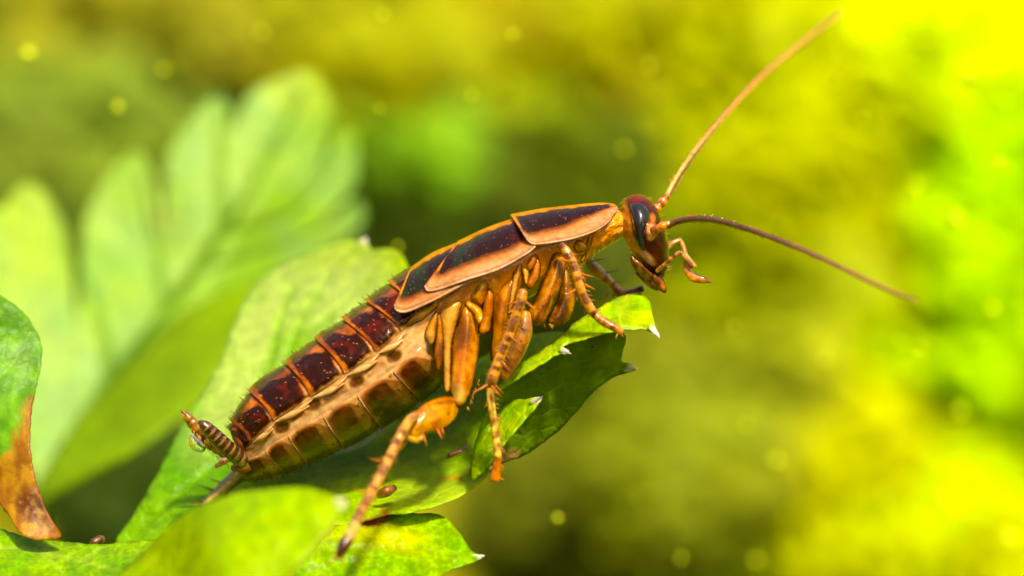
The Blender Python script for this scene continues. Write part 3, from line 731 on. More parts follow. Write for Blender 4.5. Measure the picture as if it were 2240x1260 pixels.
shield('pronotum', [(1116, 470), (1180, 458), (1230, 452), (1300, 445), (1338, 446), (1350, 452)], [(1144, 510), (1158, 530), (1174, 535), (1215, 530), (1260, 521), (1302, 506), (1330, 487), (1344, 466), (1352, 455)], [1.7, 1.75, 1.6, 1.15, .5], shieldcol(103, .1, .12, .72, 1.0, .15, .90), crown=9, exp=.5)

# ---------------- head
HS = [(0, (1389, 424), (1397, 424), .06), (.35, (1378, 428), (1408, 427), .3), (1, (1367, 438), (1422, 437), .58), (2, (1359, 458), (1437, 456), .8), (3, (1357, 485), (1449, 484), .92), (4, (1362, 512), (1459, 515), .92),
      (5, (1372, 540), (1463, 545), .84), (6, (1384, 566), (1462, 573), .7), (7, (1399, 590), (1458, 597), .5), (8, (1414, 606), (1451, 612), .3), (8.6, (1424, 615), (1443, 618), .08)]
LH = Loft(HS, p=2.1)
def c_head(px, py, *_):
    n = fbm(px / 10, py / 14, 111, 3) - .5
    c = mixc(C(74, 20, 5), C(36, 8, 4), sst(1415, 1455, px + n * 20 + (py - 500) * -.05))
    c = mixc(c, C(110, 30, 3), blob(px, py, 1388, 434, 28, 10, -15, .7) * .9)
    c = mixc(c, C(236, 150, 48), blob(px, py, 1371, 500, 11, 58, -10, .5))
    c = mixc(c, C(230, 146, 50), blob(px, py, 1389, 538, 13, 27, -35, .5))
    c = mixc(c, C(206, 148, 112), blob(px, py, 1415, 562, 22, 8.5, 42, .4))
    c = mixc(c, C(128, 70, 36), blob(px, py, 1398, 580, 14, 26, -38, .5) * .9)
    c = mixc(c, C(198, 122, 76), blob(px, py, 1424, 507, 11, 20, 8, .4))
    c = mixc(c, C(110, 44, 14), blob(px, py, 1436, 550, 10, 24, -6, .7) * .6)
    c = mixc(c, C(200, 110, 30), blob(px, py, 1428, 476, 5.5, 9, -10, .6))
    return c
kk = np.linspace(0, 8.6, 120); tt = np.linspace(0, 2 * np.pi, 100, endpoint=False)
Kg, Tg = np.meshgrid(kk, tt, indexing='ij'); _, px0, py0, t0 = LH.at(Kg, Tg)
off = (fbm(px0 / 12, py0 / 12, 112) - .5) * .04 + .04 * blob(px0, py0, 1424, 507, 13, 22, 8, .4) * (Tg < np.pi) - .05 * blob(px0, py0, 1400, 572, 34, 4, 40, .6)
V, px, py, t = LH.at(Kg, Tg, off)
head = link('head', V.reshape(-1, 3), grid_faces(120, 100, True) + [tuple(range(100))[::-1], tuple(range(119 * 100, 120 * 100))], M_CUT, roach, c_head(px.ravel(), py.ravel()), .17)
EYE = [(1377, 449), (1383, 444), (1396, 442), (1408, 446), (1417, 456), (1422, 468), (1419, 484), (1412, 500), (1411, 515), (1412, 534), (1412, 545), (1405, 549), (1392, 534), (1385, 513), (1382, 486), (1379, 468)]
eo = np.array(crom(EYE, 6, True))
def head_y(px, py):
    q = LH.q; L = np.interp(py, (q[:, 2] + q[:, 4]) / 2, q[:, 1]); R = np.interp(py, (q[:, 2] + q[:, 4]) / 2, q[:, 3]); w = np.interp(py, (q[:, 2] + q[:, 4]) / 2, q[:, 5])
    x = np.clip(2 * (px - L) / (R - L) - 1, -.995, .995)
    return -w * (1 - np.abs(x) ** 2.1) ** (1 / 2.1)
def eye_mesh(side):
    gx, gy = np.meshgrid(np.arange(1374, 1426, 2.0), np.arange(440, 552, 2.0)); gx = gx.ravel(); gy = gy.ravel()
    d, _ = polydist(gx, gy, np.vstack([eo, eo[:1]])); ok = inside(gx, gy, eo) & (d > 1.2)
    pts = np.vstack([eo, np.c_[gx[ok], gy[ok]]]); n = len(eo)
    r = delaunay_2d_cdt([Vector(p) for p in pts], [], [list(range(n))], 1, 1e-4)
    vx = np.array([v[0] for v in r[0]]); vy = np.array([v[1] for v in r[0]])
    d, _ = polydist(vx, vy, np.vstack([eo, eo[:1]]))
    y = head_y(vx, vy) + .04 - .19 * np.sqrt(1 - (1 - np.clip(d / 23, 0, 1)) ** 2)
    W = P(vx, vy, y)
    if side > 0: W[:, 1] *= -1
    return link('eye', W, r[2], M_EYE, head)
eye_mesh(-1); eye_mesh(1)
tube('antenna_socket', [(1423, 497, -1.0), (1424, 508, -1.06), (1423, 520, -1.0)], [9, 11, 9], C(206, 134, 92), M_AMB, head, n=10, m=14, depth=.5, rough=.2)
# mouthparts
MR = C(150, 74, 44)
chitin('mouthpart', [(1381, 560), (1390, 566), (1402, 576), (1416, 590), (1432, 604), (1430, 614), (1414, 611), (1398, 599), (1386, 584), (1381, 570)], [(1381, 560, -.62), (1416, 590, -.62), (1432, 604, -.5), (1398, 599, -.42)], .2, 12, C(158, 92, 56), C(92, 42, 16), head, 121, dark=[(1408, 590, 22, 2.5, 42, .8), (1400, 590, 8, 3, 40, .8, C(206, 140, 110))], sc=7)
chitin('mouthpart', [(1428, 600), (1442, 604), (1452, 616), (1457, 634), (1454, 641), (1444, 634), (1436, 626), (1428, 614)], [(1428, 600, -.5), (1452, 616, -.4), (1457, 634, -.35), (1436, 626, -.4)], .16, 10, C(176, 92, 48), C(104, 40, 14), head, 122, dark=[(1451, 630, 5, 11, -10, .8, C(214, 130, 80))], sc=7)
tube('mouthpart', [(1416, 606, -.2), (1424, 622, -.2), (1438, 632, -.15)], [8, 8, 5], C(128, 74, 20), M_LEG, head, n=14, m=10, rough=.25)
tube('mouthpart', [(1396, 596, .2), (1412, 612, .2), (1424, 628, .3)], [7, 7, 4], C(110, 64, 18), M_LEG, head, n=12, m=8, rough=.3)
PAL = lambda U, A, x, y: mixc(C(196, 136, 84), C(120, 66, 36), sst(.4, .7, fbm(x / 7, y / 7, 127)))
near_palp = [(1438, 592, -.6), (1460, 573, -.75), (1481, 556, -.85), (1490, 554, -.9)]
pp = tube('palp', near_palp, [5, 4.6, 5, 6], PAL, M_LEG, head, n=22, m=10, rough=.2, ringf=lambda u: 1 + .12 * np.sin(u * 16))
tube('palp_segment', [(1490, 554, -.9), (1500, 566, -.9), (1512, 583, -.9)], [5, 5.5, 6], lambda U, A, x, y: mixc(C(176, 120, 56), C(110, 56, 14), sst(.3, .8, U)), M_LEG, pp, n=14, m=10, rough=.2)
tube('palp_lobe', [(1497, 574, -.8), (1503, 592, -.8), (1516, 606, -.85), (1536, 612, -.9), (1555, 616, -.9)], [3.5, 7.5, 10, 8, 3], lambda U, A, x, y: mixc(C(206, 130, 44), C(84, 44, 18), sst(.2, .9, np.cos(A)) * sst(.25, .5, U)), M_LEG, pp, n=26, m=14, depth=.55, rough=.25)
pf = tube('palp', [(1455, 548, .5), (1472, 532, .55), (1487, 526, .6)], [5, 5.5, 6], C(176, 124, 66), M_LEG, head, n=16, m=8, rough=.3)
tube('palp_segment', [(1487, 526, .6), (1494, 540, .6), (1500, 558, .55)], [5.5, 5.5, 5], C(196, 142, 84), M_LEG, pf, n=12, m=8, rough=.3)
tube('palp_segment', [(1500, 558, .55), (1508, 570, .5), (1518, 582, .4)], [5, 6, 6], C(196, 126, 40), M_LEG, pf, n=12, m=8, rough=.3)

# ---------------- feelers
HC = C(214, 140, 24)
def feeler(scape, scr, path, rad, cfun, hairs, seed, hr):
    a = tube('antenna', path, rad, cfun, M_LEG, head, n=230, m=10, rough=.28, ringf=lambda u: 1 + .10 * np.sin(u * 560) * (1 - u))
    tube('scape', scape, scr, lambda U, A, x, y: mixc(C(224, 128, 20), C(150, 70, 14), sst(.45, .65, fbm(x / 7, y / 7, seed))), M_LEG, a, n=18, m=12, rough=.2, ringf=lambda u: 1 + .12 * np.sin(u * 13))
    q = resample(path, 200); rs = np.random.RandomState(seed); it = []
    for i in range(hairs):
        j = int(4 + 120 * rs.rand() ** 1.5); p = q[j]; d = q[j + 1] - q[j]; d = d[:2] / (np.hypot(*d[:2]) + 1e-6)
        s = rs.choice([-1, 1]); nn = np.array([-d[1], d[0]]) * s; L = rs.uniform(8, 15) * (1 - .3 * j / 200)
        it.append((p[0] + nn[0] * 5, p[1] + nn[1] * 5, p[2], p[0] + nn[0] * L + d[0] * L * .5, p[1] + nn[1] * L + d[1] * L * .5, p[2] + rs.uniform(-.1, .1), hr))
    spikes('bristle', it, HC, M_HAIR, a)
feeler([(1428, 505, -1.05), (1442, 499, -1.15), (1458, 491, -1.2), (1464, 490, -1.2)], [9, 10, 9, 7],
       [(1462, 494, -1.2), (1484, 484, -1.25), (1520, 479, -1.4), (1568, 483, -1.8), (1640, 503, -2.4), (1720, 532, -3.2), (1800, 567, -4.2), (1880, 605, -5.4), (1950, 637, -6.4), (2004, 658, -7.4)], [7.2, 7.6, 7.4, 7, 6.6, 6.2, 5.8, 5.4, 5, 3.4],
       lambda U, A, x, y: mixc(mixc(C(70, 36, 16), C(104, 62, 20), np.sin(U * 560) * .5 + .5), C(170, 112, 16), sst(.25, .9, U)), 60, 131, 1.3)
feeler([(1432, 462, .3), (1444, 448, .35), (1456, 434, .4), (1461, 427, .4)], [10, 10, 9, 7],
       [(1460, 428, .4), (1474, 402, .6), (1492, 372, .9), (1530, 319, 1.8), (1592, 245, 3.4), (1660, 174, 5.5), (1742, 104, 8.0), (1838, 28, 11)], [7.4, 7.2, 6.8, 6.6, 6.2, 6, 5.6, 4],
       lambda U, A, x, y: mixc(mixc(C(196, 170, 96), C(96, 62, 24), sst(-.2, .5, -np.cos(A))), C(206, 140, 4), sst(.1, .45, U)), 70, 132, 1.3)

# ---------------- legs
def amb(seed, c1=C(216, 138, 30), c2=C(158, 86, 16), dark=(), sc=16, str_=None):
    def f(U, A, x, y):
        n = fbm(x / sc, y / (sc * 2.2), seed, 3)
        c = mixc(c1, c2, sst(.3, .7, n))
        for d in dark: c = mixc(c, d[6] if len(d) > 6 else C(70, 28, 8), blob(x, y, *d[:4], d[4], .6) * d[5])
        return c
    return f
def tib(seed, dark_ends=.12):
    def f(U, A, x, y):
        n = fbm(U * 22, A * .4, seed, 2)
        c = mixc(C(204, 136, 50), C(112, 54, 12), sst(.4, .6, n))
        c = mixc(c, C(222, 150, 20), sst(.3, .9, np.abs(np.cos(A))) * .55)
        c = mixc(c, C(84, 36, 10), sst(1 - dark_ends, 1, U) * .8 + (1 - sst(0, .05, U)) * .5)
        return c
    return f
def spur(its, parent, r=3.0, col=C(190, 104, 40)):
    for i in its:
        spikes('spine', [(*i, r)], col, M_LEG, parent, kind=None, sides=6)

# near hind leg
L3 = chitin('leg', [(889, 930), (904, 906), (928, 884), (956, 871), (985, 868), (1001, 879), (1004, 895), (996, 914), (981, 931), (957, 944), (932, 948), (912, 962), (897, 958), (888, 944)],
            [(889, 930, -2.9), (956, 871, -2.4), (1004, 895, -1.9), (957, 944, -2.6), (897, 958, -2.9)], .3, 26, C(226, 148, 14), C(190, 104, 6), roach, 141,
            dark=[(970, 882, 36, 4, -8, .6, C(130, 60, 6)), (930, 925, 40, 6, -35, .4, C(236, 176, 40)), (905, 948, 12, 8, 0, .6, C(240, 190, 70)), (980, 905, 4, 4, 0, .4)], edge=.6)
chitin('coxa', [(1016, 668), (1027, 673), (1036, 688), (1045, 712), (1048, 735), (1046, 768), (1041, 802), (1034, 838), (1025, 866), (1010, 888), (995, 886), (989, 866), (984, 848), (985, 814), (988, 767), (993, 733), (1004, 700)],
       [(1016, 668, -1.7), (1048, 735, -1.65), (985, 814, -1.85), (1034, 838, -1.9), (1010, 888, -2.0), (993, 733, -1.75)], .42, 30, C(226, 146, 36), C(200, 112, 14), L3, 142,
       dark=[(1014, 728, 20, 36, 8, .8, C(84, 34, 6)), (1000, 700, 8, 20, 20, .6, C(110, 50, 10)), (1040, 800, 5, 80, 6, .5, C(150, 64, 6)), (1004, 862, 11, 18, 0, .75, C(226, 200, 150)), (989, 800, 3.5, 50, 0, .8)])  # last mark paints the shade of the gap beside the strip
chitin('coxal_plate', [(960, 676), (972, 664), (990, 657), (1010, 660), (1005, 681), (994, 722), (988, 752), (985, 800), (985, 848), (979, 858), (972, 852), (971, 814), (969, 743), (965, 707)],
       [(960, 676, -1.75), (1010, 660, -1.75), (985, 848, -1.95), (971, 814, -1.9), (988, 752, -1.85)], .2, 16, C(222, 160, 80), C(206, 146, 88), L3, 143, dark=[(998, 690, 3, 34, 18, .5, C(150, 90, 50)), (986, 790, 2.5, 50, 0, .9)])  # last mark paints the shaded gap towards the coxa
t3 = tube('tibia', [(908, 908, -3.1), (890, 928, -3.3), (860, 985, -3.7), (825, 1055, -4.2), (795, 1110, -4.6), (775, 1150, -4.9)], [9, 11.5, 11.5, 11, 11, 11], tib(144), M_LEG, L3, n=80, m=16, rough=.13, ringf=lambda u: 1 + .03 * np.sin(u * 46))
tube('tarsus', [(776, 1148, -4.9), (764, 1175, -5.1), (752, 1195, -5.2), (743, 1214, -5.25)], [12, 13, 14, 10], lambda U, A, x, y: mixc(C(206, 178, 110), C(66, 30, 10), sst(.3, .6, U)), M_LEG, L3, n=26, m=14, rough=.3)
spikes('claw', [(740, 1216, -5.3, 712, 1238, -5.5, 3), (748, 1218, -5.3, 750, 1244, -5.5, 3)], C(170, 110, 20), M_LEG, L3)
spur([(925, 950, -3.1, 934, 976, -3.3), (956, 938, -3.1, 968, 962, -3.3), (966, 936, -3.0, 972, 954, -3.2), (836, 1010, -4.0, 806, 1002, -4.2), (870, 985, -3.6, 890, 968, -3.8), (800, 1078, -4.6, 772, 1070, -4.8)], L3)
tube('leg_joint', [(895, 958, -3.05), (912, 963, -3.1), (926, 955, -3.1)], [6, 7, 5], C(222, 160, 50), M_LEG, L3, n=12, m=10)

# near middle leg
L2 = tube('leg', [(1148, 690, -1.75), (1142, 730, -1.8), (1122, 780, -1.85), (1104, 822, -1.9)], [14, 22, 20, 10],
          amb(151, C(200, 130, 30), C(140, 78, 16), dark=[(1128, 760, 4, 60, 20, .6)]), M_LEG, roach, n=40, m=20, depth=.7, rough=.25)
chitin('coxa', [(1082, 646), (1091, 624), (1106, 610), (1125, 604), (1131, 614), (1124, 648), (1117, 672), (1111, 702), (1101, 742), (1094, 775), (1086, 812), (1078, 800), (1074, 775), (1076, 743), (1078, 695), (1079, 662)],
       [(1082, 646, -1.45), (1125, 604, -1.45), (1111, 702, -1.6), (1086, 812, -1.55), (1076, 743, -1.5)], .25, 22, C(210, 132, 34), C(160, 88, 16), L2, 152, dark=[(1124, 640, 3, 36, 12, .9), (1076, 740, 4, 60, 2, .6), (1108, 660, 3, 50, 10, .4)])
chitin('coxal_plate', [(1124, 596), (1134, 576), (1141, 578), (1138, 600), (1130, 632), (1120, 672), (1112, 690), (1112, 670), (1118, 636)], [(1134, 576, -1.5), (1112, 690, -1.7), (1138, 600, -1.55), (1118, 636, -1.6)], .12, 9, C(230, 164, 80), C(200, 126, 44), L2, 153)
t2 = tube('tibia', [(1143, 640, -2.2), (1136, 668, -2.25), (1120, 715, -2.3), (1098, 772, -2.35), (1080, 820, -2.4), (1072, 842, -2.4)], [11.5, 12, 11.5, 11.5, 12.5, 12], tib(154, .14), M_LEG, L2, n=80, m=16, rough=.12, ringf=lambda u: 1 + .025 * np.sin(u * 42))
tube('tarsus', [(1071, 846, -2.4), (1075, 885, -2.4), (1082, 935, -2.4), (1088, 985, -2.4), (1087, 1020, -2.35), (1083, 1046, -2.3)], [8, 8.5, 8, 9, 9, 12], lambda U, A, x, y: mixc(mixc(C(232, 196, 112), C(150, 80, 22), sst(.4, .6, fbm(U * 14, A * .3, 156))), C(204, 112, 20), sst(.75, .9, U)), M_LEG, L2, n=60, m=12, rough=.22)
spikes('claw', [(1078, 1050, -2.3, 1068, 1060, -2.3, 3), (1092, 1046, -2.3, 1104, 1050, -2.3, 3)], C(190, 110, 20), M_LEG, L2)
spur([(1150, 660, -2.3, 1178, 684, -2.5), (1128, 662, -2.3, 1104, 666, -2.5), (1112, 732, -2.4, 1142, 758, -2.7), (1092, 786, -2.4, 1116, 812, -2.7), (1066, 842, -2.5, 1034, 860, -2.6), (1076, 846, -2.6, 1096, 868, -2.9), (1080, 840, -2.4, 1102, 862, -2.4),
      (1136, 735, -1.9, 1143, 748, -2.0), (1130, 755, -1.9, 1138, 768, -2.0), (1140, 715, -1.9, 1148, 722, -2.0), (1120, 680, -2.3, 1110, 684, -2.5)], t2)

# near front leg
L1 = chitin('leg', [(1210, 556), (1230, 556), (1238, 570), (1231, 610), (1216, 647), (1196, 695), (1185, 708), (1168, 713), (1157, 703), (1156, 681), (1168, 660), (1183, 622), (1200, 585)],
            [(1210, 556, -1.2), (1238, 570, -1.25), (1216, 647, -1.45), (1168, 713, -1.5), (1168, 660, -1.4)], .3, 20, C(196, 124, 30), C(146, 82, 16), roach, 161,
            dark=[(1192, 612, 3.5, 70, 22, .85), (1206, 640, 2.5, 60, 20, .6), (1172, 700, 14, 6, 10, .4)], sc=9)
chitin('femur', [(1236, 584), (1244, 600), (1251, 630), (1258, 652), (1251, 685), (1236, 706), (1215, 712), (1196, 704), (1210, 677), (1224, 640)],
       [(1236, 584, -.9), (1258, 652, -.9), (1215, 712, -1.1), (1224, 640, -1.0)], .25, 18, C(190, 120, 26), C(128, 70, 14), L1, 162, dark=[(1212, 692, 10, 8, 0, .7), (1240, 640, 3, 50, 8, .5)], sc=9)
t1 = tube('tibia', [(1229, 538, -1.75), (1240, 552, -1.8), (1255, 582, -1.85), (1266, 620, -1.9), (1276, 648, -1.9), (1292, 676, -1.9), (1302, 690, -1.9)], [8, 10.5, 11, 11, 10.5, 11, 9], tib(164, .1), M_LEG, L1, n=70, m=16, rough=.12, ringf=lambda u: 1 + .035 * np.sin(u * 34))
tube('tarsus', [(1302, 689, -1.9), (1318, 702, -1.95), (1336, 712, -2.0), (1350, 720, -2.0), (1357, 726, -2.0)], [9, 10, 9, 9, 8], lambda U, A, x, y: mixc(C(150, 82, 34), C(206, 130, 50), sst(.4, .6, fbm(U * 9, A * .3, 166))), M_LEG, L1, n=36, m=12, rough=.22)
spikes('claw', [(1355, 724, -2.0, 1364, 738, -2.1, 3), (1352, 728, -2.0, 1346, 741, -2.1, 3)], C(170, 96, 26), M_LEG, L1)
spur([(1270, 600, -1.9, 1302, 606, -2.1), (1274, 620, -1.9, 1303, 634, -2.1), (1262, 632, -1.9, 1237, 646, -2.1), (1258, 618, -1.8, 1240, 622, -1.9), (1240, 572, -1.9, 1226, 566, -2.0), (1268, 606, -1.9, 1282, 612, -2.0)], t1)
rs = np.random.RandomState(168); it = []
for i in range(16):
    u = i / 15.; x = 1224 - 50 * u + rs.uniform(-3, 3); y = 610 + 75 * u
    it.append((x, y, -1.75, x - 3 + rs.uniform(-4, 12), y + rs.uniform(6, 13), -2.0, 1.3, C(196, 96, 20)))
spikes('bristle', it, C(196, 96, 20), M_HAIR, L1)

# side plates where the legs join the thorax
for i, (ol, y0, y1, bl, R, c1_, c2_, dk) in enumerate([
        ([(1019, 659), (1031, 662), (1046, 670), (1055, 682), (1056, 697), (1049, 710), (1042, 701), (1035, 684), (1023, 674)], -1.8, -1.95, .12, 8, C(240, 164, 36), C(222, 138, 22), []),
        ([(1069, 630), (1077, 640), (1080, 656), (1078, 680), (1074, 702), (1071, 722), (1061, 731), (1050, 730), (1047, 714), (1054, 700), (1057, 671), (1061, 650)], -1.65, -1.7, .22, 12, C(214, 128, 24), C(184, 98, 12), [(1058, 700, 10, 20, 10, .5, C(228, 150, 40))]),
        ([(1022, 650), (1034, 629), (1047, 614), (1059, 611), (1067, 621), (1066, 637), (1061, 653), (1054, 669), (1042, 669), (1030, 662)], -1.6, -1.7, .3, 18, C(216, 146, 50), C(190, 110, 24), [(1054, 622, 8, 7, 0, .7, C(240, 200, 120))]),
        ([(1176, 562), (1182, 582), (1178, 606), (1166, 629), (1154, 629), (1152, 618), (1162, 597), (1170, 576)], -1.4, -1.5, .16, 9, C(206, 118, 24), C(160, 84, 12), [(1180, 600, 3, 26, 8, .6)]),
        ([(1137, 580), (1152, 588), (1157, 602), (1152, 624), (1146, 612), (1144, 598)], -1.45, -1.55, .1, 6, C(236, 160, 44), C(216, 130, 24), []),
        ([(1144, 574), (1162, 552), (1176, 556), (1172, 574), (1160, 596), (1152, 588)], -1.35, -1.45, .16, 10, C(226, 142, 34), C(196, 110, 16), []),
        ([(1286, 510), (1296, 512), (1292, 536), (1283, 558), (1274, 574), (1270, 570), (1280, 545)], -.85, -.75, .08, 5, C(224, 146, 40), C(196, 112, 20), []),
        ([(1256, 532), (1268, 526), (1282, 534), (1280, 548), (1264, 550), (1256, 544)], -1.0, -.95, .1, 9, C(236, 170, 66), C(206, 126, 24), [(1268, 540, 12, 2, 60, .5)]),
        ([(880, 716), (901, 690), (926, 674), (950, 659), (958, 668), (942, 684), (916, 704)], -1.85, -1.9, .14, 9, C(226, 168, 96), C(206, 138, 56), [(900, 706, 4, 24, 60, .4)]),
        ([(955, 680), (958, 700), (953, 736), (944, 756), (934, 742), (930, 730), (937, 710)], -1.85, -1.9, .14, 10, C(214, 156, 84), C(186, 120, 40), [(953, 730, 4, 30, 4, .8)]),
        ([(958, 686), (966, 700), (969, 750), (967, 790), (960, 812), (954, 800), (950, 770), (955, 735)], -1.85, -1.9, .12, 8, C(206, 124, 24), C(150, 78, 12), [(962, 780, 3, 40, 0, .6)]),
        ([(1012, 618), (1012, 628), (980, 648), (948, 668), (944, 662), (972, 640)], -1.9, -1.95, .06, 5, C(236, 176, 84), C(210, 140, 44), [])]):
    k = len(ol); chitin('pleural_plate', ol, [(ol[0][0], ol[0][1], y0), (ol[k // 3][0], ol[k // 3][1], y0), (ol[k // 2][0], ol[k // 2][1], y1), (ol[3 * k // 4][0], ol[3 * k // 4][1], (y0 + y1) / 2)], bl, R, c1_, c2_, roach, 171 + i, dark=dk)

# far-side legs
F1 = tube('leg', [(1280, 566, .9), (1300, 588, 1.1), (1322, 608, 1.2), (1340, 624, 1.3)], [10, 13, 12, 9], amb(181, C(220, 170, 100), C(170, 112, 50)), M_LEG, roach, n=26, m=14, rough=.3)
tube('tibia', [(1338, 622, 1.3), (1350, 636, 1.2), (1362, 644, 1.1), (1382, 640, 1.0), (1404, 632, .9)], [9, 11, 11, 9, 8], lambda U, A, x, y: mixc(mixc(C(200, 122, 70), C(150, 84, 40), sst(.4, .6, fbm(U * 8, A * .3, 183))), C(50, 24, 12), sst(.88, .97, U)), M_LEG, F1, n=30, m=12, rough=.3)
spur([(1290, 572, .8, 1332, 564, .8), (1325, 596, 1.1, 1356, 590, 1.1), (1338, 618, 1.2, 1362, 616, 1.2), (1332, 640, 1.2, 1322, 660, 1.2), (1342, 644, 1.2, 1344, 664, 1.2)], F1, 2.0, C(150, 76, 26))
F2 = tube('leg', [(1100, 830, 1.6), (1088, 900, 1.7), (1060, 960, 1.5), (1038, 978, 1.2)], [14, 14, 10, 9], amb(184, C(190, 116, 24), C(150, 80, 16)), M_LEG, roach, n=30, m=12, rough=.3)
tube('tibia', [(1048, 978, 1.2), (1015, 988, 1.0), (984, 996, .9)], [10, 10, 7], amb(185, C(190, 96, 26), C(140, 62, 14)), M_LEG, F2, n=20, m=12, rough=.3)
tube('tarsus', [(1330, 716, -.2), (1312, 736, -.6), (1298, 756, -.9)], [8, 9, 7], lambda U, A, x, y: mixc(C(110, 62, 22), C(40, 20, 10), U), M_LEG, F1, n=16, m=10, rough=.3)
F3 = tube('leg', [(640, 960, 1.8), (560, 1010, 1.7), (520, 1042, 1.5)], [16, 16, 14], amb(186, C(150, 120, 60), C(110, 80, 30)), M_LEG, roach, n=20, m=12, rough=.3)
tube('tibia', [(524, 1036, 1.5), (500, 1058, 1.4), (470, 1086, 1.3), (440, 1109, 1.2)], [15, 15, 13, 7], lambda U, A, x, y: mixc(mixc(C(186, 166, 110), C(96, 74, 36), sst(-.2, .6, -np.cos(A + .4))), C(70, 40, 20), sst(.8, 1, U)), M_LEG, F3, n=34, m=14, rough=.2)
spur([(470, 1072, 1.4, 428, 1060, 1.5), (484, 1056, 1.4, 455, 1046, 1.5), (448, 1098, 1.2, 408, 1094, 1.3), (440, 1108, 1.2, 382, 1110, 1.2), (500, 1078, 1.2, 504, 1092, 1.1)], F3, 2.4, C(110, 60, 16))

rs = np.random.RandomState(188)
for lg, path, yy in [(t1, [(1236, 546), (1256, 584), (1267, 622), (1278, 650), (1300, 688)], -1.85), (t2, [(1140, 650), (1120, 715), (1098, 772), (1074, 838)], -2.3), (t2, [(1072, 850), (1082, 935), (1088, 985), (1085, 1030)], -2.4), (t3, [(900, 915), (860, 985), (825, 1055), (780, 1145)], -3.9)]:
    it = []; q = resample(np.array(path, float), 60)
    for i in range(44):
        j = rs.randint(1, 58); d = q[j + 1] - q[j]; d = d / np.hypot(*d); sd = rs.choice([-1, 1]); nn = np.array([-d[1], d[0]]) * sd; L = rs.uniform(6, 11); y_ = yy + (-1.1 * (j / 59. - .4) if lg is t3 else 0)
        it.append((q[j][0] + nn[0] * 9, q[j][1] + nn[1] * 9, y_, q[j][0] + nn[0] * (9 + L) + d[0] * L * .7, q[j][1] + nn[1] * (9 + L) + d[1] * L * .7, y_ + rs.uniform(-.1, .1), 1.1))
    spikes('bristle', it, C(190, 120, 30), M_HAIR, lg)

# ---------------- tail feelers
def cerc(seed):
    def f(U, A, x, y):
        r = np.sin(U * 2 * np.pi * 9.5 + .4 * np.sin(A))
        c = mixc(C(56, 28, 14), C(136, 100, 74), sst(.1, .9, r) * sst(-.3, .4, -np.cos(A) + .55))
        return mixc(c, C(70, 40, 16), sst(.85, 1, U))
    return f
c1 = tube('cercus', [(536, 1012, -.55), (518, 998, -.75), (494, 978, -.95), (470, 954, -1.1), (448, 932, -1.2), (438, 924, -1.2)], [17, 18.5, 18.5, 17, 13, 6], cerc(191), M_LEG, roach, n=130, m=22, rough=.25, ringf=lambda u: 1 + .03 * np.sin(u * 2 * np.pi * 9.5))
c2 = tube('cercus', [(505, 1000, .5), (478, 980, .5), (452, 962, .4), (432, 938, .3), (414, 916, .25), (398, 898, .2)], [12, 15, 15, 14, 11, 2.5], lambda U, A, x, y: mixc(C(64, 36, 14), C(156, 104, 34), sst(.35, .7, fbm(U * 14, A * .5, 193))), M_LEG, roach, n=70, m=16, rough=.25, ringf=lambda u: 1 + .06 * np.sin(u * 60))
tube('stylus', [(500, 1002, -.3), (488, 1010, -.35), (473, 1020, -.4)], [7, 7, 4.5], C(196, 132, 116), M_LEG, roach, n=14, m=10, rough=.3)
tube('tail_plate', [(556, 1010, -.45), (536, 1022, -.6), (512, 1024, -.5)], [14, 12, 8], amb(195, C(150, 100, 30), C(90, 52, 16), sc=6), M_AMB, roach, n=18, m=14, rough=.2)
tube('tail_plate', [(516, 946, -.4), (528, 968, -.6), (536, 990, -.6)], [12, 13, 10], amb(196, C(120, 60, 26), C(70, 28, 12), sc=6), M_CUT, roach, n=18, m=14, rough=.2)

# ---------------- fine bristles along the outline
rs = np.random.RandomState(201); it = []
q = LB.q
for i in range(120):
    k = rs.uniform(.4, 7); x = np.interp(k, q[:, 0], q[:, 1]); y = np.interp(k, q[:, 0], q[:, 2]); L = rs.uniform(5, 15)
    it.append((x + 1, y + 1, rs.uniform(-.25, .1), x - L * .75 - 2, y - L * .7, rs.uniform(-.3, .1), .8, C(50, 50, 20)))
for i in range(70):
    k = rs.uniform(.2, 6); x = np.interp(k, q[:, 0], q[:, 3]); y = np.interp(k, q[:, 0], q[:, 4]); L = rs.uniform(5, 13)
    it.append((x, y - 2, rs.uniform(-.4, .1), x + L * .2, y + L, rs.uniform(-.4, .1), .8, C(90, 60, 20)))
for i in range(46):
    k = rs.uniform(.6, 8); sd = rs.rand() < .5; hq = LH.q
    x = np.interp(k, hq[:, 0], hq[:, 1 if sd else 3]); y = np.interp(k, hq[:, 0], hq[:, 2 if sd else 4]); L = rs.uniform(7, 13)
    it.append((x + (2 if sd else -2), y, rs.uniform(-.3, .2), x + (-L if sd else L), y + L * .4 * (1 if sd else -1), rs.uniform(-.3, .2), .9, HC))
for (a, b, n, yy) in [((1048, 830), (1024, 890), 8, -2.1), ((1030, 880), (1018, 900), 4, -2.1), ((1170, 705), (1210, 712), 10, -1.4), ((575, 1048), (640, 1036), 8, -.3), ((500, 1022), (548, 1012), 12, -.6), ((455, 985), (500, 1020), 12, -.6), ((430, 950), (500, 1012), 22, -.7), ((398, 905), (440, 965), 12, .2)]:
    for i in range(n):
        u = rs.rand(); x = a[0] + (b[0] - a[0]) * u; y = a[1] + (b[1] - a[1]) * u; L = rs.uniform(6, 12)
        it.append((x, y - 2, yy, x + L * rs.uniform(-.1, .7), y + L * .8, yy - .1, .8, HC))
spikes('bristle', it, HC, M_HAIR, roach)

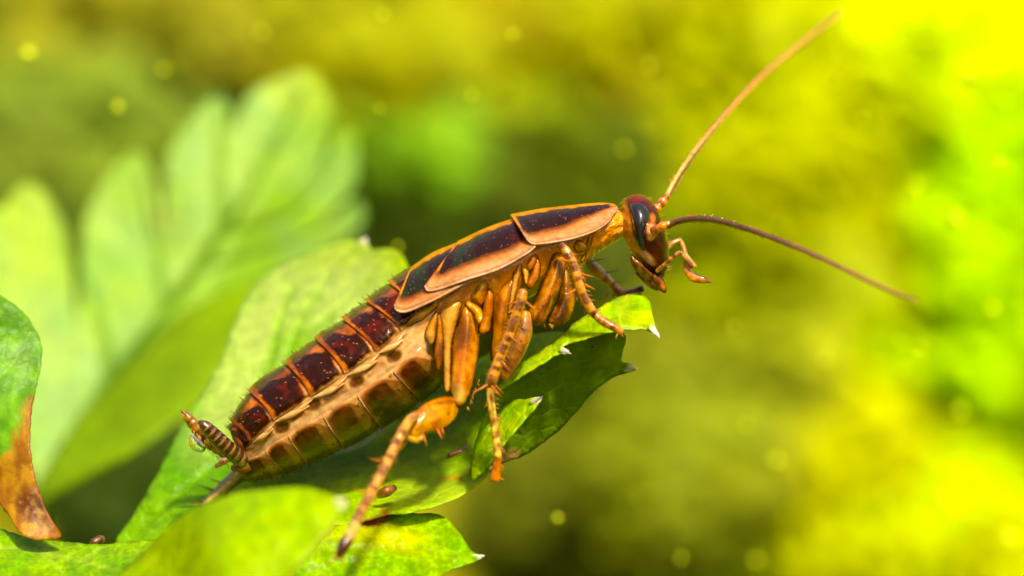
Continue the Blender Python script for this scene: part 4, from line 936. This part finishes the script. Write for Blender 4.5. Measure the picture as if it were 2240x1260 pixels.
# ------------------------------------------------------------------ small things
mw, t_, b_ = nodes('water'); b_.inputs['Base Color'].default_value = (1, 1, 1, 1); b_.inputs['Roughness'].default_value = 0.02; b_.inputs['IOR'].default_value = 1.33; b_.inputs['Transmission Weight'].default_value = 1.0
drop = tube('water_droplet', [(420, 958, -.1), (428, 972, -.1), (442, 981, -.1)], [9, 14, 10], C(255, 255, 255), mw, None, n=20, m=20, rough=.02)
tag(drop, 'clear water droplet hanging below the tail feelers of the cockroach', 'droplet')
seed = tube('brown_seed', [(830, 1082, -1.2), (846, 1075, -1.3), (861, 1068, -1.2)], [9, 12, 8], amb(211, C(150, 90, 40), C(96, 44, 12)), M_LEG, None, n=16, m=14, depth=.8, rough=.35)
tag(seed, 'small brown oval seed lying on the leaf beside the hind foot', 'seed')
cr = tube('soil_crumb', [(202, 1190, -.2), (212, 1183, -.2), (222, 1180, -.1)], [7, 10, 8], lambda U, A, x, y: mixc(C(120, 80, 60), C(70, 36, 20), sst(.4, .6, fbm(x / 4, y / 4, 213))), M_LEG, None, n=14, m=12, rough=.5, ringf=lambda u: 1 + .2 * np.sin(u * 9))
tag(cr, 'tiny brown crumb at the crease of the lower left leaf', 'crumb')

# pale pollen grains added for the small blurred discs behind the insect
M_BOKEH = skin('bokeh', sss=0, coat=0, namt=.05, bump=0, rough=.6, const=C(235, 250, 30, 1.25), transl=.3)
def ball_mesh(r):
    import bmesh
    bm = bmesh.new(); bmesh.ops.create_icosphere(bm, subdivisions=2, radius=r)
    for v in bm.verts: v.co *= 1 + .05 * math.sin(9 * v.co.x / r) * math.cos(7 * v.co.z / r)
    me = bpy.data.meshes.new('bokeh_speck'); bm.to_mesh(me); bm.free(); me.materials.append(M_BOKEH)
    me.polygons.foreach_set('use_smooth', [True] * len(me.polygons)); return me
bm1 = ball_mesh(.13); proto = bpy.data.objects.new('bokeh_speck', bm1)
SP = [(62, 118, 1.3, 'bright pollen disc in the top left corner'), (258, 235, .9, 'pollen disc above the large pale leaf, left of its highest tips'), (358, 152, .6, 'faint pollen disc high above the middle tips of the large pale leaf'),
      (572, 70, .6, 'faint pollen disc straight above the tallest tip of the large pale leaf'), (838, 32, .7, 'faint pollen disc at the top edge right of the large pale leaf'), (832, 238, .5, 'very faint pollen disc right of the tallest tip of the large pale leaf'),
      (1122, 75, .7, 'pollen disc at the top above the middle of the cockroach'), (1032, 208, .6, 'faint pollen disc above the middle back shield of the cockroach'), (1366, 326, .5, 'faint pollen disc just above the head of the cockroach'),
      (1420, 145, .6, 'faint pollen disc left of the upper feeler, high up'), (1820, 180, .9, 'pollen disc just right of the upper feeler near its tip'), (1886, 260, .6, 'faint pollen disc below and right of the upper feeler tip'),
      (2122, 175, 1.3, 'bright pollen disc in the lime growth at the upper right'), (2190, 357, 1.3, 'lime tinted pollen disc at the right edge above the brightest one'), (2000, 408, .9, 'pollen disc in the yellow growth left of the brightest one'),
      (2092, 480, 1.6, 'brightest lime pollen disc, above and right of the lower feeler tip'), (1806, 788, .7, 'pollen disc some way below the lower feeler'), (2014, 764, .9, 'pollen disc straight below the tip of the lower feeler'),
      (2170, 676, 1.0, 'pollen disc right of the lower feeler tip'), (2100, 900, 1.0, 'pollen disc in the lime growth midway down the right side'), (1634, 930, .5, 'faint pollen disc far right of the front foot, in the lower half'),
      (1700, 1008, .8, 'pollen disc left of the large yellow patch at the lower right'), (2052, 1086, 1.2, 'pollen disc above and left of the one in the lower right corner'), (2206, 1180, 1.8, 'glowing yellow pollen disc in the lower right corner'),
      (1220, 1134, .8, 'pollen disc right of the lowest leaf tip'), (1654, 1226, .6, 'pollen disc at the bottom edge right of centre'), (1490, 1222, .5, 'faint pollen disc at the bottom edge, left of its neighbour'), (1604, 714, .5, 'faint pollen disc right of the white thorned leaf edge'),
      (870, 540, .5, 'faint pollen disc behind the arched back of the cockroach')]
for i, (x, y, s, lab) in enumerate(SP):
    o = proto if i == 0 else proto.copy()
    COL.objects.link(o)
    rr = np.random.RandomState(300 + i); d = 18.5 + rr.uniform(-6.0, 9.0)
    o.location = P(x, y, d); o.scale = (s ** .75 * (1 + (d - 18.5) * .035),) * 3
    tag(o, lab, 'pollen grain', 'pollen grains drifting in the air')
